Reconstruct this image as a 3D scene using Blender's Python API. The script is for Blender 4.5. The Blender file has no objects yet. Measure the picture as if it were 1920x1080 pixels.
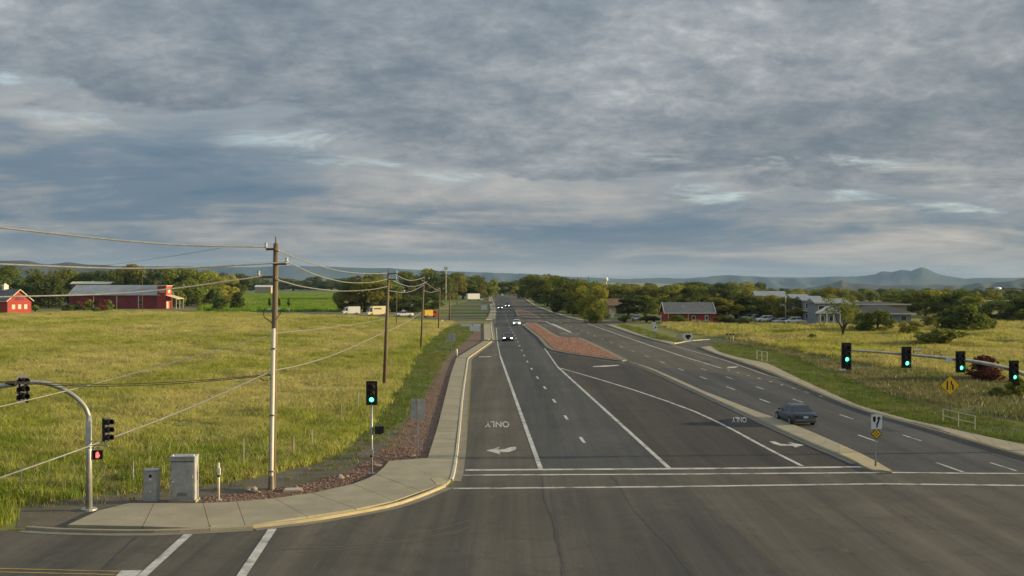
import bpy, bmesh, math, random
import numpy as np
from mathutils import Vector, Matrix
from mathutils.geometry import tessellate_polygon

R = math.radians
random.seed(7)
rng = np.random.default_rng(7)
sc = bpy.context.scene
COL = sc.collection

# ------------------------------------------------------------------ camera
F, H, CX, CY, HOR = 2050.0, 10.6, 960.0, 540.0, 528.0
PITCH = math.atan((CY - HOR) / F)
cam = bpy.data.cameras.new('camera')
cam.sensor_width = 36.0
cam.lens = F / 1920.0 * 36.0
cam.clip_start = 0.3
cam.clip_end = 60000
camo = bpy.data.objects.new('camera', cam)
camo.location = (0, 0, H)
camo.rotation_euler = (math.pi / 2 - PITCH, 0, 0)
COL.objects.link(camo)
sc.camera = camo

# ------------------------------------------------------------------ light
SUN_AZ, SUN_EL = R(86), R(10.0)          # azimuth measured from +Y (view direction) towards +X
sun_dir = Vector((math.sin(SUN_AZ) * math.cos(SUN_EL), math.cos(SUN_AZ) * math.cos(SUN_EL), math.sin(SUN_EL)))
sl = bpy.data.lights.new('sun', 'SUN')
sl.energy = 5.0
sl.angle = R(1.2)
sl.color = (1.0, 0.81, 0.48)
so = bpy.data.objects.new('sun', sl)
so.rotation_euler = (-sun_dir).to_track_quat('-Z', 'Y').to_euler()
COL.objects.link(so)

SKY_SEED = 9.2
world = bpy.data.worlds.new('World')
sc.world = world
world.use_nodes = True


def build_world():
    nt = world.node_tree
    N, L = nt.nodes, nt.links
    N.clear()
    out = N.new('ShaderNodeOutputWorld')
    bg = N.new('ShaderNodeBackground')
    L.new(bg.outputs[0], out.inputs[0])
    tc = N.new('ShaderNodeTexCoord')
    sep = N.new('ShaderNodeSeparateXYZ')
    L.new(tc.outputs['Generated'], sep.inputs[0])

    def m(op, a, b=None, clamp=False):
        n = N.new('ShaderNodeMath')
        n.operation = op
        n.use_clamp = clamp
        for i, x in enumerate((a, b)):
            if x is None:
                continue
            if isinstance(x, (int, float)):
                n.inputs[i].default_value = x
            else:
                L.new(x, n.inputs[i])
        return n.outputs[0]

    def mix(f, a, b):
        n = N.new('ShaderNodeMix')
        n.data_type = 'RGBA'
        if isinstance(f, (int, float)):
            n.inputs[0].default_value = f
        else:
            L.new(f, n.inputs[0])
        for i, x in ((6, a), (7, b)):
            if isinstance(x, tuple):
                n.inputs[i].default_value = (*x, 1)
            else:
                L.new(x, n.inputs[i])
        return n.outputs[2]

    z = m('MAXIMUM', sep.outputs[2], 0.0)
    zb = m('ADD', z, 0.10)
    px = m('DIVIDE', sep.outputs[0], zb)
    py = m('DIVIDE', sep.outputs[1], zb)

    zb2 = m('ADD', z, 0.30)
    px2 = m('DIVIDE', sep.outputs[0], zb2)
    py2 = m('DIVIDE', sep.outputs[1], zb2)

    def noise(sx, sy, off, detail, rough, dist=0.0, puffy=False):
        c = N.new('ShaderNodeCombineXYZ')
        L.new(m('ADD', m('MULTIPLY', px2 if puffy else px, sx), off), c.inputs[0])
        L.new(m('ADD', m('MULTIPLY', py2 if puffy else py, sy), off * 0.37), c.inputs[1])
        c.inputs[2].default_value = off
        n = N.new('ShaderNodeTexNoise')
        n.inputs['Scale'].default_value = 1.0
        n.inputs['Detail'].default_value = detail
        n.inputs['Roughness'].default_value = rough
        n.inputs['Distortion'].default_value = dist
        L.new(c.outputs[0], n.inputs['Vector'])
        return n.outputs['Fac']

    def ramp(fac, stops):
        r_ = N.new('ShaderNodeValToRGB')
        L.new(fac, r_.inputs[0])
        e_ = r_.color_ramp.elements
        e_[0].position, e_[0].color = stops[0][0], (*stops[0][1], 1)
        e_[1].position, e_[1].color = stops[-1][0], (*stops[-1][1], 1)
        for p, c in stops[1:-1]:
            k = e_.new(p)
            k.color = (*c, 1)
        return r_.outputs[0]

    def step(fac, lo, hi):
        r_ = N.new('ShaderNodeMapRange')
        r_.interpolation_type = 'SMOOTHSTEP'
        L.new(fac, r_.inputs[0])
        r_.inputs[1].default_value = lo
        r_.inputs[2].default_value = hi
        return r_.outputs[0]

    # upper deck: broad masses broken into puffs and fine mottling
    big = noise(1.5, 1.7, SKY_SEED, 3, 0.5, 0.3, True)
    med = noise(8.0, 9.5, SKY_SEED + 8.0, 8, 0.63, 0.25, True)
    fine = noise(34, 34.0, 23.1, 5, 0.65, 0.2, True)
    dens = m('ADD', m('ADD', m('MULTIPLY', big, 0.48), m('MULTIPLY', med, 0.38)), m('MULTIPLY', fine, 0.14))
    cloud = ramp(dens, ((0.37, (0.108, 0.140, 0.176)), (0.45, (0.145, 0.176, 0.208)), (0.51, (0.188, 0.216, 0.242)), (0.58, (0.262, 0.286, 0.304)), (0.68, (0.42, 0.45, 0.465))))
    # its far edge: beyond it a smoother, more distant layer, slate blue with soft beige banks
    wob = noise(1.3, 1.3, SKY_SEED + 17.0, 8, 0.62, 0.4)
    edge = m('ADD', 5.0, m('MULTIPLY', m('MINIMUM', m('SUBTRACT', px, 0.1), 0.0), 1.1))
    e = m('SUBTRACT', m('ADD', py, m('MULTIPLY', m('SUBTRACT', wob, 0.5), 3.4)), edge)
    far1 = noise(0.55, 0.75, SKY_SEED + 30.0, 7, 0.62, 0.5)
    far2 = noise(4.0, 5.0, SKY_SEED + 44.0, 7, 0.66, 0.5, True)
    fd = m('ADD', m('MULTIPLY', far1, 0.72), m('MULTIPLY', far2, 0.28))
    farc = ramp(fd, ((0.36, (0.098, 0.155, 0.215)), (0.47, (0.140, 0.188, 0.238)), (0.53, (0.220, 0.245, 0.262)), (0.60, (0.34, 0.335, 0.325)), (0.68, (0.50, 0.47, 0.43))))
    farc = mix(m('MULTIPLY', step(e, 1.6, 0.1), 0.45), farc, (0.36, 0.37, 0.365))
    glow = m('MULTIPLY', step(z, 0.055, 0.0), m('ADD', 0.05, m('MULTIPLY', far1, 1.0)))
    farc = mix(glow, farc, (0.36, 0.345, 0.325))
    cloud = mix(step(e, -0.25, 0.25), cloud, farc)
    # thin breaks along that edge where the clear morning sky shows
    band = m('SUBTRACT', 1.0, m('MULTIPLY', m('ABSOLUTE', m('SUBTRACT', e, 0.30)), 1.9), True)
    brk = noise(1.6, 1.6, SKY_SEED + 64.0, 7, 0.66, 0.8)
    gr = m('MULTIPLY', band, step(brk, 0.49, 0.66))
    loose = step(noise(1.2, 2.2, SKY_SEED + 71.0, 8, 0.66, 0.9), 0.66, 0.80)
    gr = m('MAXIMUM', gr, m('MULTIPLY', loose, 0.8))
    sky = N.new('ShaderNodeTexSky')
    sky.sky_type = 'NISHITA'
    sky.sun_disc = False
    sky.sun_elevation = SUN_EL
    sky.sun_rotation = SUN_AZ
    sky.altitude = 1400
    sky.air_density = 1.0
    sky.dust_density = 0.6
    vm = N.new('ShaderNodeVectorMath')
    vm.operation = 'SCALE'
    L.new(sky.outputs[0], vm.inputs[0])
    vm.inputs['Scale'].default_value = 0.10
    sk = mix(0.6, vm.outputs[0], (0.58, 0.68, 0.70))
    col = mix(m('MULTIPLY', gr, 0.8), cloud, sk)
    # an overcast deck is brighter overhead than near the horizon, a little brighter and warmer towards the low sun
    zen = m('ADD', 0.74, m('MULTIPLY', z, 1.15))
    east = m('MAXIMUM', sep.outputs[0], 0.0)
    tint = mix(m('MULTIPLY', east, 0.8, True), (1, 1, 1), (1.22, 1.12, 1.0))
    v2 = N.new('ShaderNodeVectorMath')
    v2.operation = 'MULTIPLY'
    L.new(col, v2.inputs[0])
    L.new(tint, v2.inputs[1])
    v3 = N.new('ShaderNodeVectorMath')
    v3.operation = 'SCALE'
    L.new(v2.outputs[0], v3.inputs[0])
    L.new(zen, v3.inputs['Scale'])
    L.new(v3.outputs[0], bg.inputs[0])
    bg.inputs[1].default_value = 1.0


build_world()
sc.view_settings.view_transform = 'Standard'
sc.view_settings.look = 'None'
sc.view_settings.gamma = 1.0
sc.view_settings.use_curve_mapping = False
sc.view_settings.exposure = 0.55
sc.cycles.use_denoising = True
sc.cycles.max_bounces = 6
sc.cycles.transparent_max_bounces = 8
sc.cycles.volume_bounces = 0

# ------------------------------------------------------------------ pixel helpers


def ray(u, v):
    x, y = (u - CX) / F, (CY - v) / F
    return Vector((x, math.cos(PITCH) + y * math.sin(PITCH), -math.sin(PITCH) + y * math.cos(PITCH)))


def G(u, v, z=0.0):
    d = ray(u, v)
    t = (z - H) / d.z
    return Vector((d.x * t, d.y * t, z))


def AT(u, v, Y):
    d = ray(u, v)
    t = Y / d.y
    return Vector((d.x * t, Y, H + d.z * t))


def dep(v):
    return G(960, v).y


# ------------------------------------------------------------------ materials
MATS = {}


def principled(name, rough=0.8, metal=0.0, spec=0.3):
    m = bpy.data.materials.new(name)
    m.use_nodes = True
    b = m.node_tree.nodes['Principled BSDF']
    b.inputs['Roughness'].default_value = rough
    b.inputs['Metallic'].default_value = metal
    b.inputs['Specular IOR Level'].default_value = spec
    return m, m.node_tree, b


def nmix(nt, f, a, b, mode='MIX'):
    n = nt.nodes.new('ShaderNodeMix')
    n.data_type = 'RGBA'
    n.blend_type = mode
    if isinstance(f, (int, float)):
        n.inputs[0].default_value = f
    else:
        nt.links.new(f, n.inputs[0])
    for i, x in ((6, a), (7, b)):
        if isinstance(x, tuple):
            n.inputs[i].default_value = (*x, 1)
        else:
            nt.links.new(x, n.inputs[i])
    return n.outputs[2]


def nnoise(nt, scale, detail=4, rough=0.6, xyz=(1, 1, 1), lo=0.35, hi=0.65, world=True, off=0.0, dist=0.0):
    mp = nt.nodes.new('ShaderNodeMapping')
    mp.inputs['Scale'].default_value = [scale * k for k in xyz]
    mp.inputs['Location'].default_value = (off, off * 1.7, off * 0.3)
    if world:
        g = nt.nodes.new('ShaderNodeNewGeometry')
        nt.links.new(g.outputs['Position'], mp.inputs[0])
    else:
        g = nt.nodes.new('ShaderNodeTexCoord')
        nt.links.new(g.outputs['Object'], mp.inputs[0])
    n = nt.nodes.new('ShaderNodeTexNoise')
    n.inputs['Scale'].default_value = 1.0
    n.inputs['Detail'].default_value = detail
    n.inputs['Roughness'].default_value = rough
    n.inputs['Distortion'].default_value = dist
    nt.links.new(mp.outputs[0], n.inputs['Vector'])
    r = nt.nodes.new('ShaderNodeMapRange')
    r.inputs[1].default_value = lo
    r.inputs[2].default_value = hi
    nt.links.new(n.outputs['Fac'], r.inputs[0])
    return r.outputs[0]


def bump(nt, b, h, strength=0.3, dist=0.02):
    n = nt.nodes.new('ShaderNodeBump')
    n.inputs['Strength'].default_value = strength
    n.inputs['Distance'].default_value = dist
    nt.links.new(h, n.inputs['Height'])
    nt.links.new(n.outputs[0], b.inputs['Normal'])


def surf(name, c1, c2, scale=1.0, rough=0.8, spec=0.25, metal=0.0, c3=None, s3=0.2, bmp=0.0, fine=0.0, world=True, xyz=(1, 1, 1)):
    """noise-mottled opaque surface"""
    if name in MATS:
        return MATS[name]
    m, nt, b = principled(name, rough, metal, spec)
    f = nnoise(nt, scale, 5, 0.62, xyz, world=world)
    c = nmix(nt, f, c1, c2)
    if c3:
        f3 = nnoise(nt, s3, 4, 0.6, world=world, lo=0.48, hi=0.68, off=5.1)
        c = nmix(nt, f3, c, c3)
    if fine > 0:
        ff = nnoise(nt, scale * 22, 2, 0.5, world=world, lo=0.3, hi=0.7, off=2.0)
        c = nmix(nt, fine, c, nmix(nt, ff, (0.35, 0.35, 0.35), (1.4, 1.4, 1.4)), 'MULTIPLY')
    nt.links.new(c, b.inputs['Base Color'])
    if bmp > 0:
        bump(nt, b, nnoise(nt, scale * 9, 3, 0.6, world=world, lo=0, hi=1), bmp, 0.02)
    MATS[name] = m
    return m


def plain(name, c, rough=0.5, metal=0.0, spec=0.4, var=0.18, scale=3.0):
    return surf(name, tuple(x * (1 - var) for x in c), tuple(min(1, x * (1 + var)) for x in c), scale, rough, spec, metal, world=False)


def emit(name, c, s):
    m, nt, b = principled(name, 0.4)
    b.inputs['Base Color'].default_value = (*c, 1)
    b.inputs['Emission Color'].default_value = (*c, 1)
    b.inputs['Emission Strength'].default_value = s
    MATS[name] = m
    return m


def asphalt(name, c1, c2, tint, streak=0.8):
    m, nt, b = principled(name, 0.88, 0, 0.18)
    base = nmix(nt, nnoise(nt, 0.11, 5, 0.6, dist=0.6), c1, c2)
    base = nmix(nt, nnoise(nt, 0.45, 5, 0.7, lo=0.5, hi=0.75, off=9.0, dist=1.2), base, tint)
    # tyre-polished tracks along the road, broad then narrow
    st = nnoise(nt, 1.0, 3, 0.6, (0.55, 0.014, 1), lo=0.32, hi=0.68, off=3.0)
    base = nmix(nt, streak, base, nmix(nt, st, (0.66, 0.68, 0.71), (1.28, 1.23, 1.15)), 'MULTIPLY')
    st = nnoise(nt, 1.0, 4, 0.7, (2.4, 0.05, 1), lo=0.3, hi=0.7, off=13.0)
    base = nmix(nt, 0.5, base, nmix(nt, st, (0.72, 0.72, 0.73), (1.22, 1.2, 1.17)), 'MULTIPLY')
    # oil drips and pale grit
    oil = nnoise(nt, 1.1, 6, 0.75, (1.0, 0.5, 1), lo=0.63, hi=0.78, off=21.0)
    base = nmix(nt, oil, base, tuple(k * 0.5 for k in tint))
    grit = nnoise(nt, 0.7, 7, 0.8, (1.0, 0.35, 1), lo=0.60, hi=0.80, off=31.0, dist=1.5)
    base = nmix(nt, grit, base, tuple(k * 1.5 for k in c2))
    sp = nnoise(nt, 26, 2, 0.5, lo=0.3, hi=0.7)
    base = nmix(nt, 0.6, base, nmix(nt, sp, (0.5, 0.5, 0.5), (1.55, 1.55, 1.5)), 'MULTIPLY')
    # hairline cracks
    vo = nt.nodes.new('ShaderNodeTexVoronoi')
    vo.feature = 'DISTANCE_TO_EDGE'
    vo.inputs['Scale'].default_value = 0.14
    g = nt.nodes.new('ShaderNodeNewGeometry')
    dn = nt.nodes.new('ShaderNodeTexNoise')
    dn.inputs['Scale'].default_value = 0.4
    dn.inputs['Detail'].default_value = 6
    nt.links.new(g.outputs['Position'], dn.inputs['Vector'])
    va = nt.nodes.new('ShaderNodeVectorMath')
    va.operation = 'MULTIPLY_ADD'
    nt.links.new(dn.outputs['Color'], va.inputs[0])
    va.inputs[1].default_value = (9, 9, 0)
    nt.links.new(g.outputs['Position'], va.inputs[2])
    nt.links.new(va.outputs[0], vo.inputs['Vector'])
    cr = nt.nodes.new('ShaderNodeMapRange')
    nt.links.new(vo.outputs['Distance'], cr.inputs[0])
    cr.inputs[1].default_value = 0.002
    cr.inputs[2].default_value = 0.007
    cr.inputs[3].default_value = 0.30
    cr.inputs[4].default_value = 0.0
    base = nmix(nt, cr.outputs[0], base, (0.03, 0.03, 0.03))
    nt.links.new(base, b.inputs['Base Color'])
    bump(nt, b, sp, 0.25, 0.01)
    MATS[name] = m
    return m


def foliage(name, g1, g2, straw, straw_amt, transl=0.3, pos_scale=0.05, random_amt=0.35):
    m = bpy.data.materials.new(name)
    m.use_nodes = True
    nt = m.node_tree
    nt.nodes.clear()
    out = nt.nodes.new('ShaderNodeOutputMaterial')
    d = nt.nodes.new('ShaderNodeBsdfDiffuse')
    t = nt.nodes.new('ShaderNodeBsdfTranslucent')
    mx = nt.nodes.new('ShaderNodeMixShader')
    mx.inputs[0].default_value = transl
    c = nmix(nt, nnoise(nt, pos_scale * 6, 4, 0.6, lo=0.3, hi=0.7), g1, g2)
    lo = 0.62 - 0.35 * straw_amt
    c = nmix(nt, nnoise(nt, pos_scale * 7, 3, 0.7, (1, 0.6, 1), lo=0.5, hi=0.68, off=8.0), c, tuple(0.5 * (a_ + b_) for a_, b_ in zip(straw, g2)))
    c = nmix(nt, nnoise(nt, pos_scale, 5, 0.65, (1.0, 0.55, 1), lo=lo, hi=lo + 0.16, off=4.0), c, straw)
    oi = nt.nodes.new('ShaderNodeObjectInfo')
    rr = nt.nodes.new('ShaderNodeMapRange')
    nt.links.new(oi.outputs['Random'], rr.inputs[0])
    rr.inputs[3].default_value = 1 - random_amt
    rr.inputs[4].default_value = 1 + random_amt
    cc = nt.nodes.new('ShaderNodeVectorMath')
    cc.operation = 'SCALE'
    nt.links.new(c, cc.inputs[0])
    nt.links.new(rr.outputs[0], cc.inputs['Scale'])
    nt.links.new(cc.outputs[0], d.inputs[0])
    nt.links.new(cc.outputs[0], t.inputs[0])
    nt.links.new(d.outputs[0], mx.inputs[1])
    nt.links.new(t.outputs[0], mx.inputs[2])
    nt.links.new(mx.outputs[0], out.inputs[0])
    MATS[name] = m
    return m


M_asph = asphalt('asphalt_old', (0.094, 0.087, 0.073), (0.120, 0.111, 0.093), (0.080, 0.075, 0.066))
M_asph_d = asphalt('asphalt_sealed', (0.068, 0.070, 0.073), (0.084, 0.085, 0.086), (0.060, 0.062, 0.066))
M_asph_x = asphalt('asphalt_dark', (0.056, 0.053, 0.048), (0.070, 0.066, 0.058), (0.050, 0.048, 0.045))
M_asph_m = asphalt('asphalt_worn', (0.078, 0.074, 0.067), (0.098, 0.092, 0.081), (0.070, 0.067, 0.061))
M_paint = surf('road_paint', (0.46, 0.45, 0.41), (0.64, 0.63, 0.57), 1.8, 0.75, c3=(0.22, 0.21, 0.19), s3=1.3, fine=0.4)
M_ypaint = surf('yellow_road_paint', (0.34, 0.235, 0.07), (0.44, 0.31, 0.10), 2.0, 0.75, c3=(0.20, 0.15, 0.08), s3=1.0)
M_conc = surf('concrete', (0.31, 0.275, 0.19), (0.38, 0.335, 0.24), 0.8, 0.9, c3=(0.30, 0.265, 0.19), s3=0.35, fine=0.25, bmp=0.1)
M_conc_w = surf('concrete_warm', (0.33, 0.285, 0.195), (0.395, 0.345, 0.245), 0.8, 0.9, c3=(0.32, 0.275, 0.195), s3=0.35, fine=0.25)
M_gutter = surf('gutter_concrete', (0.20, 0.178, 0.135), (0.27, 0.24, 0.185), 0.7, 0.9, fine=0.3)
M_kerb = surf('kerb_concrete', (0.40, 0.37, 0.29), (0.50, 0.46, 0.37), 1.1, 0.9, fine=0.2)
M_kerb_y = surf('kerb_yellow', (0.40, 0.325, 0.175), (0.49, 0.405, 0.235), 1.1, 0.8, c3=(0.35, 0.305, 0.215), s3=0.8)
M_gravel = surf('red_cinder', (0.150, 0.098, 0.070), (0.235, 0.150, 0.108), 1.7, 0.95, c3=(0.135, 0.108, 0.078), s3=0.25, fine=0.8, bmp=0.8)
M_gravel_i = surf('orange_granite', (0.29, 0.152, 0.100), (0.37, 0.205, 0.140), 0.9, 0.95, c3=(0.21, 0.125, 0.082), s3=0.3, fine=0.8, bmp=0.8)
M_dirt = surf('dirt', (0.120, 0.100, 0.075), (0.165, 0.140, 0.108), 0.6, 0.95, c3=(0.10, 0.098, 0.05), s3=0.25, fine=0.5, bmp=0.5)
M_ground = surf('field_soil', (0.210, 0.195, 0.052), (0.165, 0.172, 0.034), 0.06, 0.95, c3=(0.28, 0.235, 0.09), s3=0.025, fine=0.35)
M_verge = surf('verge_soil', (0.085, 0.115, 0.024), (0.115, 0.130, 0.032), 0.15, 0.95, c3=(0.13, 0.11, 0.055), s3=0.12, fine=0.4)
M_crop = surf('crop_soil', (0.085, 0.135, 0.018), (0.135, 0.185, 0.030), 0.10, 0.95, c3=(0.17, 0.19, 0.055), s3=0.02, xyz=(0.15, 1, 1))
M_bank = surf('bank_soil', (0.125, 0.112, 0.066), (0.165, 0.145, 0.085), 0.3, 0.95, c3=(0.13, 0.15, 0.045), s3=0.12, fine=0.4, bmp=0.5)
M_steel = plain('galvanised_steel', (0.42, 0.41, 0.37), 0.5, 0.55, 0.5)
M_steel_d = plain('weathered_steel', (0.17, 0.15, 0.125), 0.6, 0.5, 0.4)
M_alu = plain('aluminium_cabinet', (0.40, 0.395, 0.375), 0.5, 0.2, 0.5)
M_alu_d = plain('aluminium_shadow_gap', (0.10, 0.10, 0.10), 0.6)
M_black = plain('black_plastic', (0.016, 0.016, 0.016), 0.45, 0, 0.4)
M_blackp = plain('black_print', (0.014, 0.014, 0.014), 0.6)
M_signw = plain('sign_white', (0.74, 0.75, 0.72), 0.4, var=0.05)
M_signy = plain('sign_yellow', (0.98, 0.58, 0.02), 0.4, var=0.02)
M_signback = plain('sign_back', (0.46, 0.46, 0.445), 0.5, 0.2, var=0.12)
M_wood = surf('pole_wood', (0.13, 0.098, 0.062), (0.20, 0.150, 0.098), 1.4, 0.9, world=False, xyz=(6, 6, 0.6), bmp=0.3)
M_wood_l = surf('post_wood', (0.26, 0.20, 0.12), (0.34, 0.26, 0.17), 2, 0.9, world=False)
M_conduit = plain('white_conduit', (0.62, 0.58, 0.47), 0.45, var=0.06)
M_beige = plain('beige_rail_paint', (0.52, 0.48, 0.37), 0.5, var=0.05)
M_wire = plain('wire_light', (0.42, 0.40, 0.34), 0.4, 0.6)
M_wire_b = plain('wire_black', (0.03, 0.028, 0.024), 0.7)
M_ceramic = plain('ceramic', (0.50, 0.49, 0.45), 0.3)
M_green = emit('green_lamp', (0.10, 1.0, 0.50), 2.6)
M_redhand = emit('red_hand_lamp', (1.0, 0.10, 0.09), 2.2)
M_lens_r = plain('lens_red', (0.09, 0.012, 0.010), 0.25)
M_lens_a = plain('lens_amber', (0.10, 0.055, 0.008), 0.25)
M_lens_g = plain('lens_green', (0.010, 0.05, 0.03), 0.25)
M_glass = plain('car_glass', (0.018, 0.022, 0.026), 0.08, 0, 0.6)
M_tyre = plain('tyre', (0.018, 0.018, 0.018), 0.9)
M_rim = plain('rim', (0.32, 0.33, 0.34), 0.35, 0.8)
M_chrome = plain('bumper_grey', (0.20, 0.20, 0.21), 0.4, 0.4)
M_head = emit('headlight_lamp', (1.0, 0.93, 0.78), 7.0)
M_headoff = plain('headlight_off', (0.55, 0.56, 0.56), 0.15)
M_tail = plain('tail_lamp', (0.11, 0.012, 0.012), 0.25)
M_plate = plain('number_plate', (0.62, 0.64, 0.66), 0.4)
M_blue = plain('paint_blue', (0.040, 0.062, 0.085), 0.28, 0.25, 0.6, var=0.06)
M_cblack = plain('paint_black', (0.02, 0.021, 0.024), 0.25, 0.1, 0.6)
M_cwhite = plain('paint_white', (0.68, 0.68, 0.66), 0.35, 0, 0.5, var=0.05)
M_csilver = plain('paint_silver', (0.36, 0.37, 0.39), 0.3, 0.5, 0.5)
M_cgrey = plain('paint_grey', (0.14, 0.145, 0.155), 0.3, 0.3, 0.5)
M_ccream = plain('paint_cream', (0.74, 0.65, 0.40), 0.4, var=0.05)
M_cred = plain('paint_red', (0.42, 0.035, 0.03), 0.35, var=0.05)
M_cyellow = plain('paint_yellow', (0.70, 0.46, 0.06), 0.4, var=0.05)
M_barnred = surf('barn_red', (0.215, 0.036, 0.042), (0.26, 0.048, 0.052), 0.6, 0.8, c3=(0.17, 0.032, 0.036), s3=0.25)
M_houser = surf('house_red', (0.34, 0.050, 0.042), (0.40, 0.065, 0.052), 0.6, 0.8)
M_roofm = surf('metal_roof', (0.27, 0.29, 0.30), (0.35, 0.37, 0.38), 0.25, 0.5, 0.4, 0.3, c3=(0.24, 0.25, 0.26), s3=0.1)
M_roofg = surf('shingle_grey', (0.125, 0.130, 0.130), (0.165, 0.17, 0.17), 0.8, 0.9)
M_roofd = surf('shingle_dark', (0.055, 0.058, 0.060), (0.08, 0.083, 0.085), 0.8, 0.9)
M_roofb = surf('shingle_brown', (0.15, 0.095, 0.065), (0.20, 0.13, 0.09), 0.8, 0.9)
M_trim = plain('trim_white', (0.66, 0.63, 0.54), 0.6, var=0.05)
M_trimc = plain('trim_cream', (0.58, 0.46, 0.28), 0.6, var=0.05)
M_wwall = plain('wall_white', (0.60, 0.61, 0.61), 0.7, var=0.05)
M_gwall = plain('wall_bluegrey', (0.24, 0.27, 0.31), 0.7, var=0.06)
M_tanwall = plain('wall_tan', (0.42, 0.34, 0.23), 0.8, var=0.06)
M_win = plain('window_glass', (0.035, 0.042, 0.05), 0.12, 0, 0.6)
M_winlit = plain('window_pale', (0.52, 0.46, 0.36), 0.4)
M_bark = surf('bark', (0.065, 0.05, 0.036), (0.105, 0.08, 0.058), 3, 0.95, world=False, bmp=0.5)
M_rock = surf('rock', (0.20, 0.16, 0.12), (0.30, 0.25, 0.19), 2.5, 0.95, world=False, bmp=0.6)
M_rock_p = surf('pebble', (0.13, 0.075, 0.055), (0.25, 0.16, 0.12), 0.8, 0.95)
M_hillfar = surf('far_hill', (0.030, 0.042, 0.042), (0.055, 0.062, 0.052), 0.0011, 0.95, c3=(0.026, 0.038, 0.036), s3=0.0007)
M_hillnear = surf('near_hill', (0.045, 0.050, 0.036), (0.080, 0.076, 0.054), 0.003, 0.95, c3=(0.036, 0.042, 0.030), s3=0.006, fine=0.4)
M_leaf = [foliage('leaf_olive', (0.168, 0.189, 0.033), (0.242, 0.253, 0.046), (0.317, 0.289, 0.057), 0.45, 0.42, 0.02, 0.30),
          foliage('leaf_green', (0.116, 0.155, 0.033), (0.186, 0.218, 0.043), (0.255, 0.248, 0.050), 0.35, 0.42, 0.02, 0.30),
          foliage('leaf_dark', (0.080, 0.110, 0.031), (0.122, 0.152, 0.037), (0.169, 0.180, 0.047), 0.3, 0.4, 0.02, 0.30),
          foliage('leaf_russet', (0.078, 0.028, 0.025), (0.124, 0.043, 0.032), (0.156, 0.067, 0.038), 0.3, 0.3, 0.3, 0.2)]
M_grass = foliage('field_grass', (0.224, 0.288, 0.034), (0.364, 0.386, 0.051), (0.508, 0.457, 0.152), 0.58, 0.45, 0.045, 0.30)
M_straw = foliage('field_straw', (0.405, 0.381, 0.122), (0.506, 0.455, 0.173), (0.531, 0.468, 0.216), 0.6, 0.45, 0.045, 0.25)
M_lush = foliage('lush_grass', (0.155, 0.230, 0.025), (0.257, 0.312, 0.033), (0.359, 0.337, 0.094), 0.30, 0.45, 0.09, 0.30)
M_lawn = foliage('verge_grass', (0.098, 0.162, 0.025), (0.154, 0.212, 0.036), (0.233, 0.223, 0.068), 0.36, 0.3, 0.08, 0.30)
M_dry = foliage('bank_grass', (0.186, 0.165, 0.076), (0.251, 0.225, 0.110), (0.138, 0.171, 0.048), 0.45, 0.3, 0.08, 0.30)
M_cropl = foliage('crop_leaf', (0.135, 0.245, 0.024), (0.21, 0.32, 0.04), (0.28, 0.32, 0.08), 0.3, 0.4, 0.02, 0.2)
M_mustard = foliage('right_grass', (0.273, 0.303, 0.028), (0.389, 0.404, 0.038), (0.441, 0.384, 0.132), 0.6, 0.42, 0.030, 0.25)

# ------------------------------------------------------------------ mesh helpers


def obj(name, verts, faces, mat, parent=None, smooth=False, loc=None, mats=None, mi=None):
    me = bpy.data.meshes.new(name)
    me.from_pydata([tuple(v) for v in verts], [], [tuple(f) for f in faces])
    for m_ in (mats or [mat]):
        me.materials.append(m_)
    if mi is not None:
        me.polygons.foreach_set('material_index', mi)
    if smooth:
        me.polygons.foreach_set('use_smooth', [True] * len(me.polygons))
    me.update()
    o = bpy.data.objects.new(name, me)
    COL.objects.link(o)
    if parent:
        o.parent = parent
    if loc is not None:
        o.location = loc
    return o


def again(o, parent=None, loc=None, rotz=None, name=None):
    """another object that shares the mesh of o"""
    c = bpy.data.objects.new(name or o.name.split('.')[0], o.data)
    COL.objects.link(c)
    c.parent = parent
    if loc is not None:
        c.location = loc
    if rotz is not None:
        c.rotation_euler = (0, 0, rotz)
    return c


def copy_tree(o, parent=None):
    c = o.copy()
    COL.objects.link(c)
    c.parent = parent
    for ch in o.children:
        copy_tree(ch, c)
    return c


def thing(name, label, cat, loc=(0, 0, 0), rotz=0.0, group=None):
    o = bpy.data.objects.new(name, None)
    COL.objects.link(o)
    o.empty_display_size = 0.3
    o.location = loc
    o.rotation_euler = (0, 0, rotz)
    tag(o, label, cat, group)
    return o


def tag(o, label=None, cat=None, group=None, kind=None):
    if label:
        o['label'] = label
    if cat:
        o['category'] = cat
    if group:
        o['group'] = group
    if kind:
        o['kind'] = kind
    return o


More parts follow.
